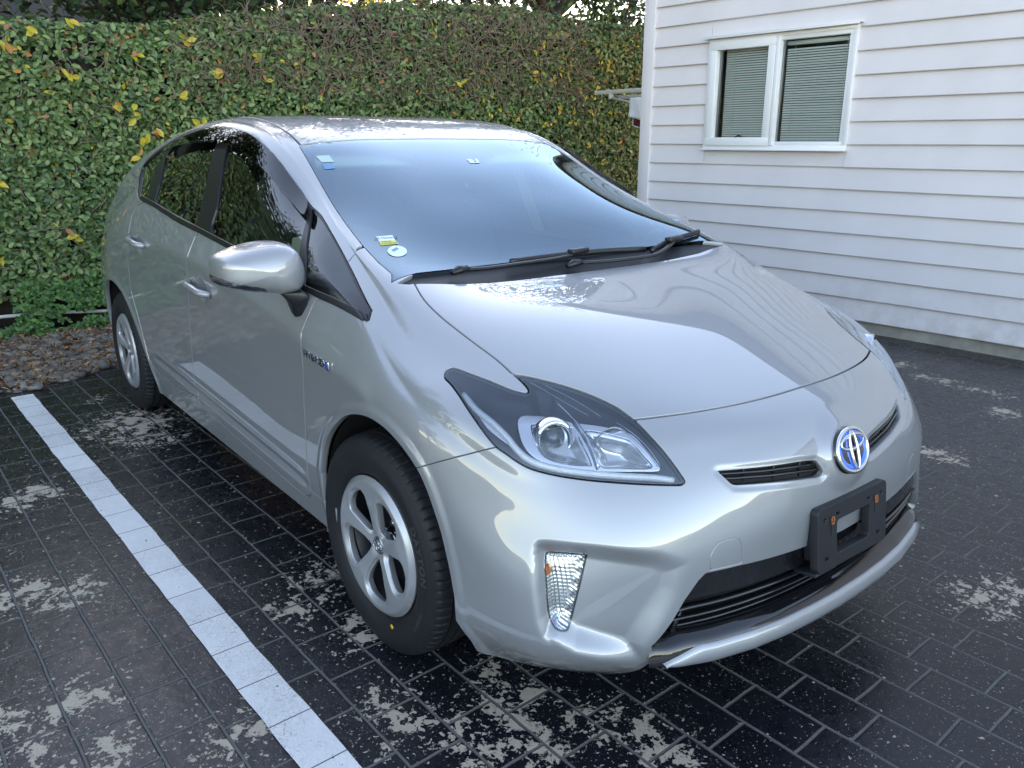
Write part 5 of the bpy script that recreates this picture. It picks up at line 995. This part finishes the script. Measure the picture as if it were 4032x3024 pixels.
def twigs(n,yr,zr,r=.0035,f=.03):
    mb=MB()
    for k in range(n):
        y=RNG.uniform(*yr); z=RNG.uniform(*zr); 
        if z>ztop(y): continue
        p=np.array([face(y,z)-RNG.uniform(-.02,.06),y,z]); d=unit(RNG.normal(0,1,(1,3))*[.35,1,1]+[[.2,0,.25]])[0]; P=[p]
        for s in range(RNG.integers(3,7)): d=unit((d+RNG.normal(0,.45,3)*[.5,1,1])[None])[0]; p=p+d*f; P.append(p)
        rr=r*RNG.uniform(.6,1.5); mb.tube(P,[rr*(1-.12*i) for i in range(len(P))],4,caps=False)
    return mb
mb=twigs(2200,(-1.6,5.6),(.3,2.6),.0035,.032); mb2=twigs(2300,(.3,4.6),(1.75,2.62),.0045,.04); mb.v_off=len(mb.v); nv=len(mb.v); mb.v+=mb2.v; mb.f+=[tuple(i+nv for i in f) for f in mb2.f]; mb.m+=mb2.m
mb.build('twigs',pm('twig_bark',(.21,.155,.115),.85,var=.3,vscale=12),hedge)
# ground cover at the foot
n=8500; y=np.r_[RNG.uniform(-1.7,.6,n),RNG.uniform(-5,4.5,5000)]; n=len(y); z=RNG.random(n)**1.5*(.50+.25*noise2(y,y*0,51,3,4)); kp=noise2(y,z*2.5,55,3,6)>-.25+.5*z; y=y[kp];z=np.clip(z[kp],.01,.8);n=len(y)
P=np.stack([face(y,z)+.03+RNG.normal(0,.022,n)+.05*(z<.1)+.045*(z>.08)*(z<.24)*(RNG.random(n)<.5),y,z],1); V,F,T=leafmesh(P,unit(np.stack([np.full(n,.8),RNG.normal(0,.35,n),RNG.uniform(.3,1.2,n)],1)),RNG.normal(size=(n,3)),RNG.uniform(.018,.036,n)*(1+.5*(RNG.random(n)<.12)),RNG.uniform(.020,.034,n),RNG.random(n),-.1)
gc=mk('ground_cover',V,F,leafmat('clover_leaf',[(0,(.03,.085,.025)),(.5,(.065,.17,.045)),(1,(.14,.27,.07))],.4,.25),smooth=False); attr(gc,'tone',T); tag(gc,'bright green clover growing up the foot of the hedge','ground cover',kind='stuff')
# ---------- house
HA=math.radians(3.7); house=empty('weatherboard_house',(-1.071,3.916,0),'pale weatherboard house wall beside the car','house',rz=HA)
M['board']=pm('board_paint',(.69,.655,.675),.45,bump=.06,bscale=30,var=.045,vscale=2.5); t=M['board'].node_tree; b=t.nodes['Principled BSDF']; L=t.links.new; tc=t.nodes.new('ShaderNodeTexCoord'); sp_=t.nodes.new('ShaderNodeSeparateXYZ'); L(tc.outputs['Object'],sp_.inputs[0])
dirt=mth('MULTIPLY',mrange(sp_.outputs[2],.55,.05,0,.55),mrange(noi(5,6,.7),.42,.66)); old=b.inputs['Base Color'].links[0].from_socket; L(mix(mth('MAXIMUM',dirt,mrange(noi(70,2),.765,.775,0,.5)),old,(.34,.31,.26)),b.inputs['Base Color'])
M['upvc']=pm('window_frame_white',(.78,.79,.81),.25,coat=.3); M['conc']=pm('foundation_concrete',(.30,.285,.25),.9,bump=.5,bscale=30,var=.3,vscale=6)
WX0,WX1,WZ0,WZ1=-1.677,-.441,1.307,2.15; S0,S1=-2.25,7.5; pit=.157
mb=MB()
for k in range(20):
    z0=.09+pit*k; z1=z0+pit+.004
    segs=[(S0,S1)] if (z1<WZ0+.0 or z0>WZ1-.0) else [(S0,WX0+.004),(WX1-.004,S1)]
    for a,b_ in segs:
        zz0,zz1=z0,z1
        ns=max(2,int((b_-a)/.4)); G=[]
        for x in np.linspace(a,b_,ns): 
            w_=.0012*math.sin(x*2.3+k*1.7); G.append([(x,.0,zz0-.001),(x,-.027+w_,zz0-.002+w_),(x,-.030+w_,zz0+.003+w_),(x,-.006,zz1)])
        mb.grid(G)
    if z0<WZ0<z1 or z0<WZ1<z1:
        if z0<WZ0<z1 and WZ0-z0>.01: G=[[(x,0,z0-.001),(x,-.021,z0-.002),(x,-.0235,z0+.003),(x,-.0235+(WZ0-z0)/pit*.0165,WZ0)] for x in (WX0+.004,WX1-.004)]; mb.grid(G)
        if z0<WZ1<z1: fz=(WZ1-z0)/pit; G=[[(x,-.0235+fz*.0165,WZ1),(x,-.007,z1)] for x in (WX0+.004,WX1-.004)]; mb.grid(G)
mb.build('weatherboards',M['board'],house,smooth=False)
mb=MB(); mb.box((S0-.055,-.012,1.60),(.118,.05,3.1),bev=.003); mb.box((S0-.10,.06,1.60),(.03,.10,3.1),bev=.003); mb.build('corner_board',M['board'],house)
mb=MB(); mb.box((2.6,3.02,2.9),(9.9,6.0,5.6)); hb_=mb.build('wall_core',M['board'],house)
# open the wall core behind the window
hb_.data.clear_geometry(); mb=MB()
mb.add([(S0-.1,.02,.09),(WX0,.02,.09),(WX0,.02,3.18),(S0-.1,.02,3.18)],[(0,1,2,3)]); mb.add([(WX1,.02,.09),(S1,.02,.09),(S1,.02,3.18),(WX1,.02,3.18)],[(0,1,2,3)]); mb.add([(WX0,.02,.09),(WX1,.02,.09),(WX1,.02,WZ0),(WX0,.02,WZ0)],[(0,1,2,3)]); mb.add([(WX0,.02,WZ1),(WX1,.02,WZ1),(WX1,.02,3.18),(WX0,.02,3.18)],[(0,1,2,3)])
mb.add([(S0-.1,.02,.05),(S0-.1,6,.05),(S0-.1,6,3.18),(S0-.1,.02,3.18)],[(0,1,2,3)]); mb.add([(S1,.02,.05),(S1,6,.05),(S1,6,3.18),(S1,.02,3.18)],[(0,1,2,3)]); mb.add([(S0-.1,6,.05),(S1,6,.05),(S1,6,3.18),(S0-.1,6,3.18)],[(0,1,2,3)])
bpy.data.objects.remove(hb_); mb.build('wall_core',M['board'],house,smooth=False)
mb=MB(); mb.grid([[(S0-.3,-.22,3.26),(S0-.3,3,4.1),(S0-.3,6.3,3.26)],[(S1+.3,-.22,3.26),(S1+.3,3,4.1),(S1+.3,6.3,3.26)]]); mb.grid([[(S0-.3,-.22,3.23),(S0-.3,6.3,3.23)],[(S1+.3,-.22,3.23),(S1+.3,6.3,3.23)]]); mb.build('roof',pm('roof_iron',(.12,.12,.13),.5),house,smooth=False)  # roof out of view, added above the wall to block light
mb=MB(); G=[[(x,.004+.002*math.sin(x*7),.10),(x,.002+.004*math.sin(x*3),.03),(x,-.004+.006*math.sin(x*5),-.12)] for x in np.linspace(S0-.1,S1,60)]; mb.grid(G); mb.build('foundation',M['conc'],house)
WN=bpy.data.objects.new('window',None); COL.objects.link(WN); WN.parent=house
def hbx(c,d,mat,name,bev=.002,par=None,m_=None):
    mb=MB(); mb.box(c,d,bev=bev); return mb.build(name,mat,par or WN,auto=50)
def ringbox(x0,x1,z0,z1,w_,y0,y1,mat,name,bev=.002):
    mb=MB(); yc=(y0+y1)/2; dy=y1-y0
    mb.box(((x0+x1)/2,yc,z1-w_/2),(x1-x0,dy,w_),bev=bev); mb.box(((x0+x1)/2,yc,z0+w_/2),(x1-x0,dy,w_),bev=bev); mb.box((x0+w_/2,yc,(z0+z1)/2),(w_,dy-.0015,z1-z0-2*w_+.002),bev=bev); mb.box((x1-w_/2,yc,(z0+z1)/2),(w_,dy-.0015,z1-z0-2*w_+.002),bev=bev); return mb.build(name,mat,WN,auto=50)
ringbox(WX0,WX1,WZ0,WZ1,.030,-.045,.04,M['upvc'],'frame')
ringbox(-1.648,-1.062,1.336,2.122,.062,-.062,.02,M['upvc'],'sash')
ringbox(-1.060,-.470,1.336,2.122,.030,-.038,.02,M['upvc'],'sash'); hbx((-1.045,-.036,1.729),(.028,.05,.78),M['upvc'],'mullion')
hbx(((WX0+WX1)/2,-.052,2.163),(1.29,.075,.012),M['upvc'],'head_flashing'); hbx(((WX0+WX1)/2,-.086,2.155),(1.29,.006,.02),M['upvc'],'head_flashing_lip'); hbx(((WX0+WX1)/2,-.05,1.304),(1.25,.05,.012),M['upvc'],'sill')
wg=glassm('window_pane',(.90,.95,.94),extra=.0)
for x0,x1,z0,z1 in ((-1.588,-1.122,1.396,2.062),(-1.030,-.500,1.366,2.092)):
    mb=MB(); mb.add([(x0,-.012,z0),(x1,-.012,z0),(x1,-.012,z1),(x0,-.012,z1)],[(0,1,2,3)]); mb.build('pane',wg,WN,smooth=False)
SLT=pm('blind_slat',(.84,.87,.88),.45); 
for x0,x1,z0,z1 in ((-1.555,-1.10,1.36,2.09),(-1.02,-.475,1.35,2.06)):
    mb=MB(); nS=int((z1-z0)/.0178)
    for k in range(nS): 
        z=z0+k*.0178; mb.grid([[(x,.036,z-.0068+.0006*math.sin(x*9+k)),(x,.040,z+.0006),(x,.049,z+.0072)] for x in (x0,x1)])
    mb.box(((x0+x1)/2,.042,z1+.012),(x1-x0,.03,.028)); mb.build('venetian_blind',SLT,WN)
    mb=MB(); 
    for x in (x0+.07,x1-.07): mb.tube([(x,.030,z0),(x,.030,z1)],.0012,4)
    mb.build('blind_cord',SLT,WN)
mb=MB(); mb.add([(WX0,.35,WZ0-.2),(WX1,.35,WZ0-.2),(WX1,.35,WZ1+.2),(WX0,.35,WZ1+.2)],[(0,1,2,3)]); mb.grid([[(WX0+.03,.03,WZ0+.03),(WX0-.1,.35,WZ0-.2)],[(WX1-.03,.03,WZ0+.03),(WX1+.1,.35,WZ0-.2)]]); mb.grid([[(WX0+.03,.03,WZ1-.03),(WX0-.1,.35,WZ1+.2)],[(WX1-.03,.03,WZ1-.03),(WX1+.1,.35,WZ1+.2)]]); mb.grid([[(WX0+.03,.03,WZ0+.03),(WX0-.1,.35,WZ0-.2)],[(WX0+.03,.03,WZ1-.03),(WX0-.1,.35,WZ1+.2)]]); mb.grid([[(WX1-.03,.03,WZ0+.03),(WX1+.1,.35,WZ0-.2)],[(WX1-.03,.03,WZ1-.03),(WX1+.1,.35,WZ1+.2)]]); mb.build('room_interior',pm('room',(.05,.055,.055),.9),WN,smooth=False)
mb=MB(); mb.tube([(-1.40,-.004,1.398),(-1.37,-.006,1.412),(-1.34,-.006,1.406)],.006,8); mb.build('window_handle',M['black_satin'],WN)
# ---------- drying rack and washing
rack=empty('drying_rack',(-3.45,4.3,1.85),'cream folding clothes rack on the wall past the house corner','clothes rack'); RK=pm('rack_metal',(.52,.52,.46),.35,.1)
def rp(x,z,y=4.3): return (x+3.45,y-4.3,z-1.85)
mb=MB(); mb.box(rp(-4.03,1.842),(1.14,.03,.040),bev=.008); mb.build('arm',RK,rack); mb=MB(); mb.box(rp(-3.98,1.800,4.55),(1.1,.03,.040),bev=.008); mb.build('arm',RK,rack)
mb=MB(); mb.tube([rp(-4.40,1.790),rp(-3.45,1.60)],.014,6,flat=.8); mb.build('strut',RK,rack); mb=MB(); mb.box(rp(-4.39,1.800),(.035,.04,.055),bev=.005); mb.box(rp(-4.605,1.842),(.02,.034,.042),bev=.004); mb.build('bracket',RK,rack)
mb=MB(); 
for yy in (4.34,4.42,4.5): mb.tube([rp(-4.35,1.80,yy),rp(-3.5,1.74,yy)],.003,5)
mb.build('line',RK,rack)
CW=pm('white_cloth',(.72,.73,.78),.85,bump=.3,bscale=20); CRm,t,b=nm('red_cloth'); L=t.links.new; tc=t.nodes.new('ShaderNodeTexCoord'); vo=t.nodes.new('ShaderNodeTexVoronoi'); vo.inputs['Scale'].default_value=48; L(tc.outputs['Object'],vo.inputs['Vector']); L(mix(mrange(vo.outputs['Distance'],.16,.22,.6,0),(.10,.008,.012),(.45,.30,.30)),b.inputs['Base Color']); b.inputs['Roughness'].default_value=.9
def cloth(x0,x1,z0,z1,y,mat,name,lab,cat,slope=0,bord=None):
    G=[]
    for i,u in enumerate(np.linspace(0,1,16)): G.append([(x0+(x1-x0)*u,y+.014*math.sin(u*9+v*2)*(1-v*.5),z0+(z1-z0)*v+slope*u*(1-v)) for v in np.linspace(0,1,12)])
    mb=MB(); mb.grid(G); o=mb.build(name,mat); md=o.modifiers.new('t','SOLIDIFY'); md.thickness=.003; tag(o,lab,cat); return G,o
cloth(-4.09,-3.70,1.515,1.73,4.33,CRm,'tea_towel','dark red patterned cloth with white hem on the rack','cloth',-.03)
G,_o=cloth(-4.115,-3.70,1.60,1.775,4.28,CW,'white_towel','white cloth hung over the clothes rack at the corner','cloth',-.09)
mb=MB(); mb.tube([(-4.098,4.325,1.73),(-4.10,4.33,1.52),(-4.05,4.335,1.502),(-3.9,4.34,1.478),(-3.72,4.34,1.47)],.005,5); mb.build('hem',CW,bpy.data.objects['tea_towel'])
mb=MB(); mb.box((-4.125,4.30,1.722),(.035,.012,.014),bev=.003); tag(mb.build('clothes_peg',pm('peg_blue',(.05,.35,.65),.4)),'small blue peg clipping the washing to the rack','peg')
# ---------- trees and building beyond the hedge
BK=pm('bark',(.055,.042,.032),.9,bump=.8,bscale=18,var=.4,vscale=6)
def tree(name,label,cat,base_,h,r,cr,n,leaf,tone,mat,limbs=7,lean=(0,0),crown_lo=.45,group=None,bare=False,seed=1):
    rg_=np.random.default_rng(seed); tr=empty(name,base_,label,cat,group); mb=MB(); top=V3(lean[0],lean[1],h*.62)
    P=[V3(0,0,0)+top*u+V3(.10*math.sin(u*4+seed),.10*math.cos(u*3+seed),0)*u for u in np.linspace(0,1,9)]; mb.tube(P,[r*(1-.55*u) for u in np.linspace(0,1,9)],10); tips=[]
    def grow(p,d,L_,r_,lv):
        Q=[p]; n_=5
        for s in range(n_): d=d+rg_.normal(0,.16,3)+V3(0,0,.05); d/=np.linalg.norm(d); Q.append(Q[-1]+d*L_/n_)
        mb.tube(Q,[r_*(1-.13*i) for i in range(len(Q))],5 if lv<2 else 3,caps=False); tips.extend(Q[2:])
        if lv<(4 if bare else 2):
            for k in range(3 if not bare else 3): 
                i=rg_.integers(2,len(Q)); dd=d+rg_.normal(0,.55,3); dd/=np.linalg.norm(dd); grow(Q[i],dd,L_*.62,r_*.5,lv+1)
    for k in range(limbs):
        u=rg_.uniform(.35,1); p=top*u; th=k*2.4+rg_.uniform(-.4,.4); d=V3(math.cos(th),math.sin(th),rg_.uniform(.35,1.1)); d/=np.linalg.norm(d); grow(p,d,cr*rg_.uniform(.6,1.0),r*.42,0)
    mb.build('trunk',BK,tr)
    if n:
        tp=np.array(tips); c=tp[rg_.integers(0,len(tp),n)]; P=c+rg_.normal(0,1,(n,3))*cr*.13; P=P[P[:,2]>h*crown_lo*.4]; k=len(P); L_=rg_.uniform(leaf*.7,leaf*1.3,k)
        V,F,T=leafmesh(P,unit(rg_.normal(0,.7,(k,3))+[0,0,.6]),rg_.normal(size=(k,3))+[0,0,-.5],L_,L_*.5,np.clip(rg_.normal(tone[0],tone[1],k),0,1),.2); o=mk('crown',V,F,mat,tr,smooth=False); attr(o,'tone',T)
    return tr
GL=leafmat('tree_leaf_green',[(0,(.018,.040,.018)),(.6,(.05,.10,.035)),(1,(.12,.18,.05))],.4,.3); YL=leafmat('tree_leaf_yellow',[(0,(.30,.26,.04)),(.5,(.55,.42,.05)),(1,(.65,.50,.12))],.5,.5)
tree('dark_tree','dark leafy tree with thick trunk beyond the left of the hedge','tree',(-7.1,.55,0),5.6,.24,1.9,8000,.09,(.35,.25),GL,9,(.1,.75),seed=3)
for i,(x,y,h,n) in enumerate(((-7.6,-2.6,5.2,14000),(-8.0,-6.2,5.4,12000),(-9.0,-10.2,6.0,12000),(-6.5,-14.0,6.5,12000))): tree('dark_tree',('dark leafy tree beyond the hedge at its left end','second dark leafy tree along beyond the left end of the hedge','third dark leafy tree along, unseen, added to darken the window reflections','fourth and furthest left dark leafy tree, unseen, added for the window reflections')[i],'tree',(x,y,0),h,.2,2.0,n,.11,(.2,.2),GL,10,(0,0),group='dark trees in a row left of the hedge',seed=31+i)  # the last two are unseen, added to darken the side window reflections
tree('added_shade_tree','dense tree added behind the hedge, crown out of frame, to shade the car','tree',(-8.8,3.0,0),7.6,.2,1.9,17000,.12,(.3,.2),GL,12,(0,0),crown_lo=1.15,seed=44)  # added tree: its out-of-frame crown keeps low sun off the car roof
tree('yellow_tree','yellow-leaved tree lit by the sun far behind the hedge','tree',(-15.0,6.2,0),4.9,.16,1.7,7000,.10,(.5,.3),YL,9,(0,.3),seed=5)
tree('evergreen_tree','dark evergreen tree over the hedge beside the house corner','tree',(-7.6,6.3,0),5.4,.2,1.8,13000,.10,(.25,.22),GL,11,(0,-.2),seed=8)
tree('autumn_tree','bare pinkish-brown tree far off over the hedge','tree',(-22,12.5,0),6.0,.15,2.0,1500,.08,(.9,.1),YL,10,(0,.2),bare=True,seed=12)
tree('added_tall_tree','unseen tall tree added far left of the car to darken its window reflections','tree',(-8.0,-8.6,0),10.5,.28,3.0,20000,.15,(.25,.2),GL,14,(0,0),crown_lo=.8,seed=61)  # unseen tree, added so the front side glass and visor reflect something dark
tree('bare_tree','leafless tree standing out on the open side','tree',(-6.0,-10.0,0),9.5,.22,3.0,0,.1,(0,0),GL,12,(.3,0),bare=True,seed=21)
fh=empty('added_far_hedge',(15,-2,0),'unseen long hedge added facing the car to cover the horizon in its reflections','hedge'); mb=MB()  # unseen hedge, added to hide the yellow horizon from the bumper reflections
for x0,y0,x1,y1 in ((0,-14,0,16),(-34,-14,0,-14)):
    G=[]
    for u in np.linspace(0,1,60): 
        px_,py_=x0+(x1-x0)*u,y0+(y1-y0)*u; hh=1.35+.16*math.sin(u*31)+.12*math.sin(u*57+1); nx_,ny_=(1,0) if x0==x1 else (0,-1)
        G.append([(px_,py_,0),(px_+.1*nx_,py_+.1*ny_,hh*.6),(px_+.15*nx_,py_+.15*ny_,hh),(px_+1.2*nx_,py_+1.2*ny_,hh),(px_+1.2*nx_,py_+1.2*ny_,0)])
    mb.grid(G)
mb.build('foliage',pm('far_foliage',(.10,.13,.08),.8,bump=1.0,bscale=6,var=.5,vscale=3),fh)
mb=MB(); mb.box((0,0,1.9),(5,3.4,3.8)); nb=empty('neighbour_building',(-13.0,.4,0),'grey building glimpsed over the left end of the hedge','building'); mb.build('wall',pm('grey_render',(.16,.17,.185),.8,var=.1,vscale=1),nb,smooth=False)
mb=MB(); mb.grid([[(-3,-2,3.8),(0,-2,4.7),(3,-2,3.8)],[(-3,2,3.8),(0,2,4.7),(3,2,3.8)]]); mb.build('roof',pm('roof_tile',(.10,.06,.05),.8),nb,smooth=False)
